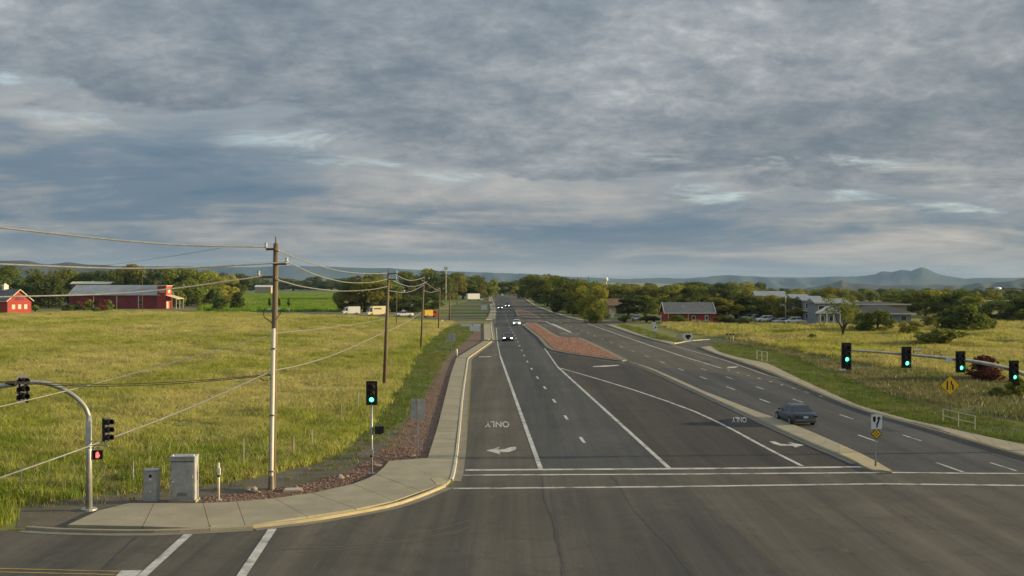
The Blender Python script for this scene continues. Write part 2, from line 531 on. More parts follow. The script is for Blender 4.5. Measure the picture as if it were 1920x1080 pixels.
class MB:
    def __init__(s):
        s.v, s.f = [], []

    def add(s, vs, fs):
        b = len(s.v)
        s.v += [Vector(v) for v in vs]
        s.f += [tuple(i + b for i in f) for f in fs]
        return s

    def box(s, c, size, rz=0.0, taper=1.0):
        x, y, z = [k / 2 for k in size]
        vs = []
        for dz in (-1, 1):
            t = taper if dz > 0 else 1.0
            for dx, dy in ((-1, -1), (1, -1), (1, 1), (-1, 1)):
                p = Vector((dx * x * t, dy * y * t, dz * z))
                if rz:
                    p = Matrix.Rotation(rz, 3, 'Z') @ p
                vs.append(p + Vector(c))
        return s.add(vs, [(3, 2, 1, 0), (4, 5, 6, 7), (0, 1, 5, 4), (1, 2, 6, 5), (2, 3, 7, 6), (3, 0, 4, 7)])

    def prism(s, poly, z0, z1):
        """poly: list of (x, y); caps triangulated"""
        n = len(poly)
        a = sum(poly[i][0] * poly[(i + 1) % n][1] - poly[(i + 1) % n][0] * poly[i][1] for i in range(n))
        if a < 0:
            poly = poly[::-1]
        vs = [(p[0], p[1], z0) for p in poly] + [(p[0], p[1], z1) for p in poly]
        tri = tessellate_polygon([[Vector((p[0], p[1], 0)) for p in poly]])
        fs = []
        for t in tri:
            p0, p1, p2 = [poly[i] for i in t]
            if (p1[0] - p0[0]) * (p2[1] - p0[1]) - (p1[1] - p0[1]) * (p2[0] - p0[0]) < 0:
                t = (t[0], t[2], t[1])
            fs.append(tuple(i + n for i in t))
            fs.append((t[2], t[1], t[0]))
        fs += [(i, (i + 1) % n, n + (i + 1) % n, n + i) for i in range(n)]
        return s.add(vs, fs)

    def tube(s, pts, rad, n=8, cap=True):
        pts = [Vector(p) for p in pts]
        if not isinstance(rad, (list, tuple)):
            rad = [rad] * len(pts)
        rings = []
        up = None
        for i, p in enumerate(pts):
            d = (pts[min(i + 1, len(pts) - 1)] - pts[max(i - 1, 0)]).normalized()
            if up is None:
                up = Vector((0, 0, 1)) if abs(d.z) < 0.9 else Vector((1, 0, 0))
            a = d.cross(up).normalized()
            b_ = a.cross(d).normalized()
            up = b_
            rings.append([p + (a * math.cos(2 * math.pi * k / n) + b_ * math.sin(2 * math.pi * k / n)) * rad[i] for k in range(n)])
        vs = [q for r_ in rings for q in r_]
        fs = []
        for i in range(len(pts) - 1):
            for k in range(n):
                fs.append((i * n + k, i * n + (k + 1) % n, (i + 1) * n + (k + 1) % n, (i + 1) * n + k))
        if cap:
            fs.append(tuple(range(n))[::-1])
            fs.append(tuple(range((len(pts) - 1) * n, len(pts) * n)))
        return s.add(vs, fs)

    def build(s, name, mat, parent=None, smooth=False, loc=None, bevel=0.0):
        o = obj(name, s.v, s.f, mat, parent, smooth, loc)
        if bevel > 0:
            bm = bmesh.new()
            bm.from_mesh(o.data)
            bmesh.ops.bevel(bm, geom=bm.edges[:], offset=bevel, segments=2, affect='EDGES')
            bm.to_mesh(o.data)
            bm.free()
        return o


def sheet(name, poly, z, mat, parent=None, kind=None, label=None):
    """flat sheet from ground points"""
    pts = [Vector((p[0], p[1], z)) for p in poly]
    tri = tessellate_polygon([[Vector((p.x, p.y, 0)) for p in pts]])
    fs = []
    for t in tri:
        a, b, c = [pts[i] for i in t]
        if (b - a).cross(c - a).z < 0:
            t = (t[0], t[2], t[1])
        fs.append(t)
    o = obj(name, pts, fs, mat, parent)
    if kind:
        o['kind'] = kind
    if label:
        o['label'] = label
    return o


def GP(px, z=0.0):
    return [G(u, v, z) for u, v in px]


def dense(pts, step):
    out = [pts[0]]
    for a, b in zip(pts, pts[1:]):
        n = max(1, int((b - a).length / step))
        out += [a.lerp(b, k / n) for k in range(1, n + 1)]
    return out


def smooth_line(pts, it=2):
    pts = [Vector(p) for p in pts]
    for _ in range(it):
        q = [pts[0]]
        for a, b in zip(pts, pts[1:]):
            q += [a.lerp(b, 0.25), a.lerp(b, 0.75)]
        q.append(pts[-1])
        pts = q
    return pts


def offset(pts, d):
    """shift a ground polyline sideways: positive to its left"""
    out = []
    for i, p in enumerate(pts):
        t = pts[min(i + 1, len(pts) - 1)] - pts[max(i - 1, 0)]
        t.z = 0
        t.normalize()
        out.append(p + Vector((-t.y, t.x, 0)) * d)
    return out


def strip_faces(a, b):
    n = len(a)
    return list(a) + list(b), [(i, i + 1, n + i + 1, n + i) for i in range(n - 1)]


def line_mark(name, px, width, mat, parent, z=0.016, sm=0):
    p = [Vector((q.x, q.y, z)) for q in GP(px)]
    if sm:
        p = smooth_line(p, sm)
    p = dense(p, 6.0)
    jit = [0.94 + 0.12 * random.random() for _ in p]
    a = [q for q in offset(p, -width / 2)]
    b = [q for q in offset(p, width / 2)]
    vs, fs = strip_faces(a, b)
    return obj(name, vs, fs, mat, parent)


def resample(pts, n):
    L = [0.0]
    for a, b in zip(pts, pts[1:]):
        L.append(L[-1] + (b - a).length)
    out = []
    for k in range(n + 1):
        s_ = L[-1] * k / n
        i = 0
        while i < len(pts) - 2 and L[i + 1] < s_:
            i += 1
        t = (s_ - L[i]) / max(1e-6, L[i + 1] - L[i])
        out.append(pts[i].lerp(pts[i + 1], min(1, max(0, t))))
    return out


# ================================================================== SETTING
# ground: one sheet to the horizon


def sstep(t, a, b):
    t = min(1.0, max(0.0, (t - a) / (b - a)))
    return t * t * (3 - 2 * t)


def terrain(x, y):
    """flat round the junction, falling into the valley beyond the right-hand fields"""
    if y <= 1:
        return 0.0
    return -46.0 * sstep(math.hypot(x, y), 560, 2400) * sstep(x / y, 0.10, 0.27)


n_ = 160
radii = [120, 300, 450, 560, 640, 720, 820, 940, 1080, 1250, 1450, 1700, 2000, 2400, 3000, 4000, 6000, 9000, 12500]
gv, gf = [(0, 0, 0)], []
for r_ in radii:
    for k in range(n_):
        x, y = r_ * math.cos(2 * math.pi * k / n_), r_ * math.sin(2 * math.pi * k / n_)
        gv.append((x, y, terrain(x, y)))
for k in range(n_):
    gf.append((0, 1 + k, 1 + (k + 1) % n_))
for j in range(len(radii) - 1):
    for k in range(n_):
        gf.append((1 + j * n_ + k, 1 + (j + 1) * n_ + k, 1 + (j + 1) * n_ + (k + 1) % n_, 1 + j * n_ + (k + 1) % n_))
ground = obj('ground', gv, gf, M_ground, None, True)
ground['kind'] = 'structure'

# ---- asphalt
left_edge = [(126, 999), (265, 1001), (361, 998), (480, 991), (578, 980), (668, 965), (740, 951), (794, 932), (836, 914), (852, 905),
             (866, 890), (873, 863), (877, 816), (883, 726), (885, 674), (924, 642), (928, 635), (924, 617), (924, 602), (928, 581), (922, 558), (921, 552.5)]
right_edge = [(978, 552.5), (980, 557.5), (1000, 572.5), (1035, 586), (1077, 598), (1117, 605), (1135, 608), (1172, 620.5), (1210, 633), (1260, 646),
              (1290, 648.5), (1312, 652), (1347, 664), (1385, 677), (1440, 697), (1568, 752), (1632, 776), (1738, 804), (1866, 842), (1920, 857), (2060, 898)]
poly = [Vector((-85, 12, 0)), Vector((-85, G(47, 995).y, 0)), G(47, 995)] + GP(left_edge) + GP(right_edge)
e = poly[-1]
poly += [Vector((e.x + 6, e.y - 1.5, 0)), Vector((85, e.y - 2.5, 0)), Vector((85, 12, 0))]
road = sheet('road', poly, 0.004, M_asph, kind='structure')

# newer, darker paving of the through lanes and of the turn lanes
thru = [(1014, 880), (938, 668), (932, 640), (930, 612), (932, 585), (928, 556), (955, 556), (966, 585), (975, 605), (1008, 634), (1045, 688), (1255, 878)]
sheet('asphalt_patch', GP(thru), 0.008, M_asph_d, road)
sheet('asphalt_patch', GP([(1257, 877), (1047, 688), (1028, 660), (1070, 667), (1140, 678), (1180, 684), (1240, 706), (1330, 747), (1440, 800), (1560, 852), (1612, 875)]), 0.008, M_asph_x, road)
sheet('asphalt_patch', GP([(1440, 714), (1572, 754), (1700, 797), (1860, 846), (1930, 868), (1925, 884), (1690, 884), (1640, 866), (1527, 810), (1420, 771), (1314, 733), (1222, 689), (1290, 692)]), 0.008, M_asph_d, road)
sheet('asphalt_patch', GP([(1030, 920), (1290, 916), (1480, 1080), (1560, 1150), (1075, 1150), (1060, 1080)]), 0.008, M_asph_m, road)
# side street and drive on the right, drive on the left
sheet('side_street', GP([(1118, 604.5), (1136, 607.5), (1165, 606), (1215, 600), (1262, 596), (1262, 592), (1195, 596), (1140, 601)]), 0.012, M_asph, kind='structure')
sheet('driveway', GP([(1262, 646), (1290, 641), (1325, 637.5), (1400, 637), (1400, 641), (1350, 643.5), (1330, 649), (1312, 652)]), 0.012, M_asph, kind='structure')
sheet('driveway', GP([(924, 602), (924, 597), (900, 597.6), (850, 597), (760, 594), (640, 588), (480, 583), (480, 588), (640, 593), (760, 598), (850, 602), (905, 602)]), 0.012, M_dirt, kind='structure')
sheet('parking_lot', GP([(1345, 600), (1480, 605), (1560, 610), (1700, 612), (1690, 600), (1500, 592), (1350, 588)]), 0.012, M_asph_d, kind='structure')
sheet('parking_lot', GP([(60, 573), (130, 578), (340, 578), (390, 576), (390, 572), (130, 566), (60, 566)]), 0.012, M_dirt, kind='structure')

# dark sealed seams across the junction
def seam(px, w=0.09):
    p = dense([Vector((q.x, q.y, 0.013)) for q in smooth_line(GP(px), 1)], 0.5)
    off = 0.0
    q2 = []
    for q in p:
        off = off * 0.85 + random.uniform(-.05, .05)
        q2.append(q + Vector((off, 0, 0)))
    vs, fs = strip_faces([q - Vector((w * random.uniform(.25, .7), 0, 0)) for q in q2], [q + Vector((w * random.uniform(.25, .7), 0, 0)) for q in q2])
    obj('seam', vs, [f[::-1] for f in fs], M_tar, road)
M_tar = surf('tar', (0.052, 0.049, 0.044), (0.085, 0.08, 0.07), 1.5, 0.8)
seam([(1018, 895), (1027, 940), (1043, 1000), (1049, 1020), (1063, 1090)], 0.04)
seam([(1135, 880), (1178, 935), (1232, 1000), (1262, 1030), (1310, 1090)], 0.035)
seam([(265, 1001), (215, 1045), (165, 1095)], 0.09)

# ---- land zones beside the road
sheet('grass_verge', GP([(640, 862), (690, 800), (748, 720), (775, 672), (800, 640), (826, 618), (860, 607), (915, 606), (908, 640), (856, 672), (846, 700), (822, 800), (800, 858), (729, 862), (704, 888)]), 0.004, M_verge, kind='structure')
sheet('grass_verge', GP([(838, 598.5), (900, 599), (918, 592), (921, 578), (917, 556), (880, 564), (845, 572)]), 0.006, M_verge, kind='structure')
sheet('dirt_path', GP([(30, 990), (126, 990), (184, 960), (242, 948), (390, 945), (480, 938), (577, 927), (661, 909), (704, 891), (740, 850), (770, 790), (730, 812), (690, 838), (600, 868), (500, 893), (400, 908), (250, 925), (40, 945)]), 0.008, M_dirt, kind='structure')
sheet('gravel_bed', GP([(383, 948), (480, 943), (577, 930), (661, 912), (704, 893), (731, 868), (803, 861), (821, 804), (847, 704), (857, 675), (909, 642), (909, 612), (893, 618), (872, 640), (838, 668), (817, 700), (793, 745), (764, 790), (744, 815), (722, 838), (690, 862), (645, 888), (560, 909), (470, 923), (380, 932)]), 0.012, M_gravel, kind='structure')
sheet('crop_field', GP([(372, 585), (640, 586), (645, 560), (640, 545), (395, 541), (372, 560)]), 0.004, M_crop, kind='structure')
sheet('crop_field', GP([(735, 580), (840, 571), (880, 562), (870, 552), (735, 553)]), 0.004, M_crop, kind='structure')
sheet('grass_verge', GP([(1135, 607), (1155, 609), (1225, 634), (1270, 641), (1330, 636), (1400, 636), (1480, 660), (1560, 690), (1680, 740), (1800, 770), (1930, 800), (2100, 850), (2100, 880), (1920, 836), (1781, 806), (1695, 787), (1610, 763), (1525, 725), (1440, 684), (1385, 673), (1347, 662), (1330, 650), (1330, 646), (1350, 640), (1270, 643.5), (1225, 637), (1155, 612)]), 0.006, M_verge, kind='structure')
sheet('bank', GP([(1350, 641), (1440, 657), (1500, 674), (1600, 718), (1720, 756), (1850, 780), (2000, 805), (2100, 800), (2000, 735), (1880, 716), (1760, 702), (1640, 688), (1540, 668), (1440, 650), (1400, 642)]), 0.010, M_bank, kind='structure')
sheet('grass_verge', GP([(980, 556), (1000, 571), (1035, 584.5), (1077, 596.5), (1117, 603), (1140, 600), (1190, 595), (1180, 588), (1090, 586), (1030, 566), (1000, 553)]), 0.006, M_verge, kind='structure')

# ---- pavements: slabs with joints
SLAB_H = 0.125


def slab(parent, pts, mat=M_conc, gap=0.022):
    c = sum(pts, Vector()) / len(pts)
    q = [c + (p - c) * (1 - gap / max(0.2, (p - c).length) * 1.6) for p in pts]
    return MB().prism([(p.x, p.y) for p in q], 0.0, SLAB_H + random.uniform(-0.004, 0.004)).build('slab', mat, parent)


def slab_run(parent, back, front, step, mat=M_conc):
    a, b = GP(back, SLAB_H), GP(front, SLAB_H)
    n = int(max(2, (a[-1] - a[0]).length / step))
    a, b = resample(a, n), resample(b, n)
    for i in range(n):
        slab(parent, [a[i], a[i + 1], b[i + 1], b[i]], random.choice((mat, mat, mat, M_conc_w)))


def bed(parent, px, z=0.05):
    sheet('joint_bed', GP(px, SLAB_H), z, M_gutter, parent)


pav = tag(bpy.data.objects.new('pavement', None), kind='structure')
COL.objects.link(pav)
corner = [[(126, 984), (184, 957), (242, 943), (289, 943), (267, 987)],
          [(289, 943), (381, 943), (394, 991), (267, 987)],
          [(381, 943), (444, 940), (460, 986), (394, 991)],
          [(444, 940), (514, 934), (576, 968), (460, 986)],
          [(514, 934), (585, 924), (668, 954), (576, 968)],
          [(585, 924), (661, 907), (740, 939), (668, 954)],
          [(661, 907), (690, 896), (704, 889), (790, 921), (740, 939)],
          [(704, 889), (720, 875), (729, 864), (746, 862.7), (838, 906), (790, 921)],
          [(746, 862.7), (801.5, 858.5), (852, 860), (847, 897), (838, 906)]]
for k, c in enumerate(corner):
    slab(pav, GP(c, SLAB_H), M_conc_w if k in (1, 2) else M_conc)
bed(pav, [(130, 983), (184, 959), (242, 945), (383, 944), (480, 940), (577, 927), (661, 909), (704, 891), (731, 866), (800, 860), (848, 862), (844, 897), (836, 905), (790, 919), (740, 937), (668, 952), (576, 966), (460, 984), (394, 988), (267, 985)])
for px in ([(808, 897), (826, 895.5), (838, 903), (818, 908)], [(394, 985), (430, 983.5), (432, 988), (397, 990)]):
    c = GP(px, SLAB_H + 0.006)
    MB().prism([(p.x, p.y) for p in c], SLAB_H + 0.005, SLAB_H + 0.014).build('tactile_pad', M_kerb_y, pav)
slab_run(pav, [(801.5, 858), (819.5, 802), (845, 701), (855.5, 671)], [(852, 859.5), (858, 805), (868, 725), (875, 671)], 1.9)
slab_run(pav, [(855.5, 670.6), (907, 639)], [(875.5, 670.6), (921, 639)], 2.2)
slab_run(pav, [(907.5, 638), (906.8, 607)], [(922.5, 635), (920, 605)], 3.0)
slab_run(pav, [(911, 599), (915, 594), (920, 580.5)], [(925.5, 598), (927, 590), (928.5, 579.5)], 5.0)
slab_run(pav, [(919.5, 579), (916, 561), (917, 553)], [(926, 579), (921.5, 561), (921, 553)], 25.0)

pav2 = tag(bpy.data.objects.new('pavement', None), kind='structure')
COL.objects.link(pav2)
back_r = [(1332, 648.5), (1349, 660), (1385, 670), (1440, 681), (1525, 722), (1610, 760), (1695, 784), (1781, 803), (1866, 822), (1920, 833), (2050, 862)]
front_r = [(1314, 650.5), (1345, 663), (1385, 675.5), (1440, 694), (1568, 748), (1632, 771), (1738, 799), (1866, 837), (1920, 852), (2050, 889)]
slab_run(pav2, back_r, front_r, 1.9)
slab_run(pav2, [(1155, 610), (1190, 623), (1225, 635), (1270, 642)], [(1137, 607.5), (1172, 620), (1210, 632.5), (1260, 644.5)], 3.0)
slab_run(pav2, [(981, 555), (1003, 571.5), (1037, 584), (1079, 596), (1119, 603)], [(979, 555), (1000.5, 572.5), (1035, 585.5), (1077, 597.8), (1117, 604.8)], 12.0)

# ---- kerbs and gutters


def kerb(parent, px, side, mat=M_kerb, w=0.17, h=0.145, gut=0.45, ksm=1, gname='gutter'):
    p = GP(px)
    if ksm:
        p = smooth_line(p, ksm)
    p = dense(p, 4.0)
    zz = lambda q, z: [Vector((k.x, k.y, z)) for k in q]
    back = offset(p, side * w)
    lip = offset(p, side * 0.035)
    rows = [zz(p, 0.0), zz(p, h - 0.03), zz(lip, h), zz(back, h), zz(back, 0.0)]
    vs, fs = [], []
    n = len(p)
    for r_ in rows:
        vs += r_
    for k in range(4):
        for i in range(n - 1):
            f = (k * n + i, k * n + i + 1, (k + 1) * n + i + 1, (k + 1) * n + i)
            fs.append(f if side > 0 else f[::-1])
    for e_ in (0, n - 1):
        f = tuple(k * n + e_ for k in range(5))
        fs.append(f)
    o = obj('kerb', vs, fs, mat, parent)
    if gut:
        out = offset(p, -side * gut)
        jag = [Vector((q.x + random.uniform(-.03, .03), q.y, 0.018)) for q in out]
        v2, f2 = strip_faces(zz(p, 0.022), jag)
        obj(gname, v2, [f if side < 0 else f[::-1] for f in f2], M_gutter, parent)
    return o


kerb(pav, [(47, 994), (126, 999), (265, 1001), (361, 998), (475, 991.5)], 1, M_conc)
kerb(pav, [(475, 991.5), (578, 980), (668, 965), (740, 951), (794, 932), (836, 914)], 1, M_kerb_y)
kerb(pav, [(849, 903), (853, 893), (858, 862), (863, 812), (869, 742), (876, 690), (878, 674), (881, 671)], 1)
kerb(pav, [(881, 671), (922, 641.5), (925, 637)], 1, M_kerb_y, ksm=0)
kerb(pav, [(925, 637), (922, 617), (921.5, 604)], 1, M_kerb)
kerb(pav, [(926.5, 599), (929, 580), (922, 558), (921, 553)], 1, M_kerb)
kerb(pav2, front_r[1:] and [(1313, 652.5), (1347, 665.5), (1387, 678.5), (1442, 698), (1568, 752), (1632, 776), (1738, 804), (1866, 842), (1920, 857), (2050, 894)], -1, M_conc)
kerb(pav2, [(1136, 608.5), (1172, 621), (1210, 633.5), (1260, 646)], -1, M_kerb)
kerb(pav2, [(979, 556), (1000, 573), (1035, 586.5), (1077, 598.5), (1117, 605.5)], -1, M_kerb)
kerb(pav2, [(1262, 645.5), (1290, 640), (1325, 637), (1352, 637.5)], -1, M_kerb, gut=0)
# drain slots in the right kerb
for u0, v0, u1, v1 in ((1742, 805.2, 1776, 815.3), (1403, 684.2, 1414, 688.1)):
    a, b = G(u0, v0), G(u1, v1)
    d = (b - a).normalized()
    nrm = Vector((d.y, -d.x, 0)) * (-1 if d.x > 0 else 1)
    nrm = Vector((d.y, -d.x, 0))
    q = [a + nrm * 0.05, b + nrm * 0.05, b + nrm * 0.05 + Vector((0, 0, 0.13)), a + nrm * 0.05 + Vector((0, 0, 0.13))]
    mb = MB()
    mb.prism([(a.x, a.y), (b.x, b.y), ((b + nrm * 0.05).x, (b + nrm * 0.05).y), ((a + nrm * 0.05).x, (a + nrm * 0.05).y)], 0.024, 0.138)
    mb.prism([((a - nrm * 0.2).x, (a - nrm * 0.2).y), ((b - nrm * 0.2).x, (b - nrm * 0.2).y), (b.x, b.y), (a.x, a.y)], 0.026, 0.149)
    mb.build('drain_inlet', M_blackp, pav2)

# ---- median with yellow nose, granite island
isl = tag(bpy.data.objects.new('traffic_island', None), kind='structure')
COL.objects.link(isl)
med_l = [(1180, 679), (1222, 695), (1316, 739), (1420, 786), (1470, 810), (1523, 833.5), (1576, 855)]
med_r = [(1182, 677.5), (1226, 691.5), (1320, 733), (1424, 773), (1470, 788.5), (1527, 811.5), (1576, 833)]
a, b = resample(GP(med_l), 26), resample(GP(med_r, 0.13), 26)
for i in range(26):
    MB().prism([(p.x, p.y) for p in (a[i].lerp(a[i + 1], .004), a[i].lerp(a[i + 1], .996), b[i].lerp(b[i + 1], .996), b[i].lerp(b[i + 1], .004))], 0, 0.13).build('slab', M_conc, isl)
nose = GP([(1574.5, 854.5), (1603, 868), (1622, 879), (1637, 885), (1655, 886)]) + GP([(1673, 884.5), (1670, 881), (1645, 866), (1618, 852), (1574.5, 832.2)], 0.13)
MB().prism([(p.x, p.y) for p in nose], 0, 0.133).build('median_nose', M_kerb_y, isl)
kerb(isl, [(1180, 680), (1222, 696.5), (1316, 740), (1420, 787.5), (1470, 811.5), (1523, 835), (1576, 856.5), (1605, 870)], 1, M_conc, w=0.12, h=0.10, gut=0.35)
gi_out = [(981, 611), (1008, 633), (1023.5, 651), (1032.6, 656.8), (1063.7, 663.3), (1102.6, 669.2), (1141.5, 674.5), (1167, 678), (1175, 676), (1141.5, 658.5), (1109, 643), (1089.6, 634.5), (1072.8, 635.2), (1049.5, 632), (1036.5, 626), (1022, 616), (1005, 606.5), (991, 605.6)]
go = GP(gi_out)
MB().prism([(p.x, p.y) for p in go], 0, 0.13).build('kerb', M_gutter, isl)
c = sum(go, Vector()) / len(go)
gi = []
n = len(go)
for i, p in enumerate(go):
    t = (go[(i + 1) % n] - go[i - 1]).normalized()
    nr = Vector((-t.y, t.x, 0))
    gi.append(p + nr * 0.75 * (1 if True else -1))
area = sum(go[i].x * go[(i + 1) % n].y - go[(i + 1) % n].x * go[i].y for i in range(n))
if area < 0:
    gi = []
    for i, p in enumerate(go):
        t = (go[(i + 1) % n] - go[i - 1]).normalized()
        gi.append(p - Vector((-t.y, t.x, 0)) * 0.75)
granite = sheet('granite_bed', gi, 0.16, M_gravel_i, isl)
isl2 = tag(bpy.data.objects.new('traffic_island', None), kind='structure')
COL.objects.link(isl2)
g2 = GP([(965, 582), (970, 593), (981, 595.5), (1000, 596), (1016, 598), (1005, 592), (995, 586.5), (977, 580.5)])
MB().prism([(p.x, p.y) for p in g2], 0, 0.13).build('kerb', M_gutter, isl2)
cc = sum(g2, Vector()) / len(g2)
sheet('granite_bed', [cc + (p - cc) * 0.8 for p in g2], 0.16, M_gravel, isl2)

# ---- painted markings
LW = 0.27
line_mark('edge_line', [(1014, 880), (984.5, 798), (938, 668)], LW, M_paint, road)
line_mark('edge_line', [(938, 668), (932.5, 641), (930.5, 615)], 0.16, M_paint, road)
line_mark('edge_line', [(1254, 877.5), (1045.5, 688)], LW, M_paint, road)
line_mark('edge_line', [(1045.5, 688), (1021, 653)], 0.2, M_paint, road)
line_mark('turn_lane_line', [(1051, 690.5), (1162, 722.5), (1285, 764), (1357, 796.5), (1440, 842), (1504, 874)], 0.25, M_paint, road, sm=1)
line_mark('stop_line', [(872, 882), (1015, 881), (1330, 879), (1615, 876)], 0.5, M_paint, road, z=0.020)
line_mark('crossing_line', [(868, 891.5), (1280, 889.5), (1670, 886.5), (1940, 889)], 0.34, M_paint, road, z=0.020)
line_mark('crossing_line', [(850, 916.5), (1250, 913), (1653, 907.5), (1940, 911)], 0.34, M_paint, road)
line_mark('crossing_line', [(356, 999.5), (267, 1080), (205, 1140)], 0.36, M_paint, road)
line_mark('crossing_line', [(511, 992), (453, 1080), (415, 1145)], 0.36, M_paint, road)
line_mark('stop_line', [(247, 1070), (170, 1150)], 0.75, M_paint, road)
line_mark('centre_line', [(-400, 1056), (0, 1066.5), (227, 1072)], 0.11, M_ypaint, road)
line_mark('centre_line', [(-400, 1062), (0, 1073), (215, 1078)], 0.11, M_ypaint, road)
# gore lines of the far bay
line_mark('gore_line', [(975, 600.5), (1010, 601.5), (1024, 603), (1031, 607), (1070, 623.5)], 0.5, M_paint, road)
line_mark('gore_line', [(1035, 606.5), (1070, 623)], 0.5, M_paint, road, z=0.020)
line_mark('gore_line', [(981, 610), (992, 605)], 0.8, M_paint, road)
line_mark('bay_bar', [(1020, 611.5), (1034, 612)], 0.8, M_paint, road)
line_mark('bay_bar', [(1014, 608), (1024, 608.4)], 0.8, M_paint, road)
line_mark('bay_arrow', [(1050, 625), (1066, 625.5)], 0.8, M_paint, road)
line_mark('edge_line', [(1004, 607), (1022, 617), (1037, 627), (1049, 632.5)], 0.25, M_paint, road)
# right-hand carriageway
line_mark('edge_line', [(1101, 607), (1217.5, 647.5), (1285, 670), (1352, 690.5)], 0.28, M_paint, road)
line_mark('edge_line', [(1262, 648), (1360, 676), (1440, 704), (1504, 721.5)], 0.18, M_paint, road)


def dash_row(px, period, length, width, start=0.0, name='lane_dash', zoff=0.016):
    p = smooth_line(GP(px), 1)
    n = int(sum((b - a).length for a, b in zip(p, p[1:])) / 0.4)
    q = resample(p, n)
    tot = 0
    dists = [0]
    for a, b in zip(q, q[1:]):
        tot += (b - a).length
        dists.append(tot)
    s_ = start
    while s_ + length < tot:
        seg = [k for k, d in zip(q, dists) if s_ <= d <= s_ + length]
        if len(seg) > 2:
            seg = [Vector((k.x, k.y, zoff)) for k in (seg[0], seg[len(seg) // 2], seg[-1])]
            vs, fs = strip_faces(offset(seg, -width / 2), offset(seg, width / 2))
            obj(name, vs, fs, M_paint, road)
        s_ += period


dash_row([(1096, 831), (1059, 780), (1020.7, 726), (996, 692), (978, 657.6), (965.5, 629), (953, 608), (948, 590)], 11.9, 3.2, 0.22)
dash_row([(1813, 888), (1627, 822.5), (1436.7, 753), (1322, 710), (1217, 670), (1152, 645), (1096, 622), (1040, 600), (1000, 582)], 11.6, 3.6, 0.17, 0.4)
dash_row([(1921, 888), (1719, 824.4), (1596.7, 785), (1505, 754.5), (1433, 730.5), (1332, 696.5), (1280, 680)], 11.6, 3.4, 0.15, 0.6)
dash_row([(1572, 753), (1440, 714), (1357, 692)], 3.7, 1.3, 0.2, 0.2, 'dotted_line')


def decal(name, px, mat=M_paint, parent=road, z=0.016):
    return sheet(name, GP(px), z, mat, parent)


decal('turn_arrow', [(911.6, 845.3), (937, 838.5), (933.5, 843.2), (946, 842.3), (957, 838.8), (968, 838), (967, 843.5), (954, 848), (936, 848.4), (938.5, 852)])
decal('turn_arrow', [(1442.5, 828), (1452.5, 828), (1464, 832.6), (1477, 833.4), (1485, 831.8), (1476, 829), (1507.5, 834.7), (1491, 839.3), (1486, 836.4), (1462, 836), (1450, 832.3)])
decal('turn_arrow', [(1112, 686.6), (1132, 685.4), (1160, 684.2), (1162, 685.6), (1135, 688), (1112, 688.2)])
decal('turn_arrow', [(1365, 688), (1385, 687.2), (1378, 690), (1362, 690.6)])
decal('turn_arrow', [(898, 668.6), (920, 668.2), (921, 669.6), (898, 670)])


def lettering(px0, px1):
    """ONLY, painted to be read by drivers coming towards us"""
    cu = bpy.data.curves.new('only_lettering', 'FONT')
    cu.body = 'ONLY'
    cu.align_x = 'CENTER'
    cu.size = 1.0
    cu.offset = 0.012
    tmp = bpy.data.objects.new('tmp', cu)
    COL.objects.link(tmp)
    dg = bpy.context.evaluated_depsgraph_get()
    me = bpy.data.meshes.new_from_object(tmp.evaluated_get(dg))
    bpy.data.objects.remove(tmp)
    xs = [v.co.x for v in me.vertices]
    ys = [v.co.y for v in me.vertices]
    a, b = G(*px0), G(*px1)             # far-left and near-right corner on the ground
    w, l = abs(b.x - a.x), abs(a.y - b.y)
    mid = (G((px0[0] + px1[0]) / 2, px0[1]) + G((px0[0] + px1[0]) / 2, px1[1])) / 2
    for v in me.vertices:
        fx = (v.co.x - min(xs)) / (max(xs) - min(xs)) - 0.5
        fy = (v.co.y - min(ys)) / (max(ys) - min(ys)) - 0.5
        far, near = G((px0[0] + px1[0]) / 2, px0[1]), G((px0[0] + px1[0]) / 2, px1[1])
        sk = (far.x - near.x) * (-fy)
        v.co = (mid.x - fx * w + sk, mid.y - fy * l, 0.017)
    me.materials.clear()
    me.materials.append(M_paint)
    o = bpy.data.objects.new('only_lettering', me)
    COL.objects.link(o)
    o.parent = road


lettering((910, 790.5), (954, 801.5))
lettering((1364, 782.5), (1408, 792.5))
# pale tyre scrub arcs across the junction
M_scrub = surf('tyre_scrub', (0.150, 0.136, 0.110), (0.100, 0.091, 0.074), 0.9, 0.9, c3=(0.095, 0.087, 0.070), s3=0.7, fine=0.5)
for px, w in (([(500, 1031), (600, 1028), (700, 1021), (780, 1011), (850, 998), (880, 988)], 0.12), ([(560, 1036), (640, 1030), (720, 1024), (800, 1012), (860, 999)], 0.10), ([(700, 1008), (780, 1000), (840, 988), (880, 975)], 0.09)):
    line_mark('tyre_scrub', px, w, M_scrub, road, 0.012, 2)


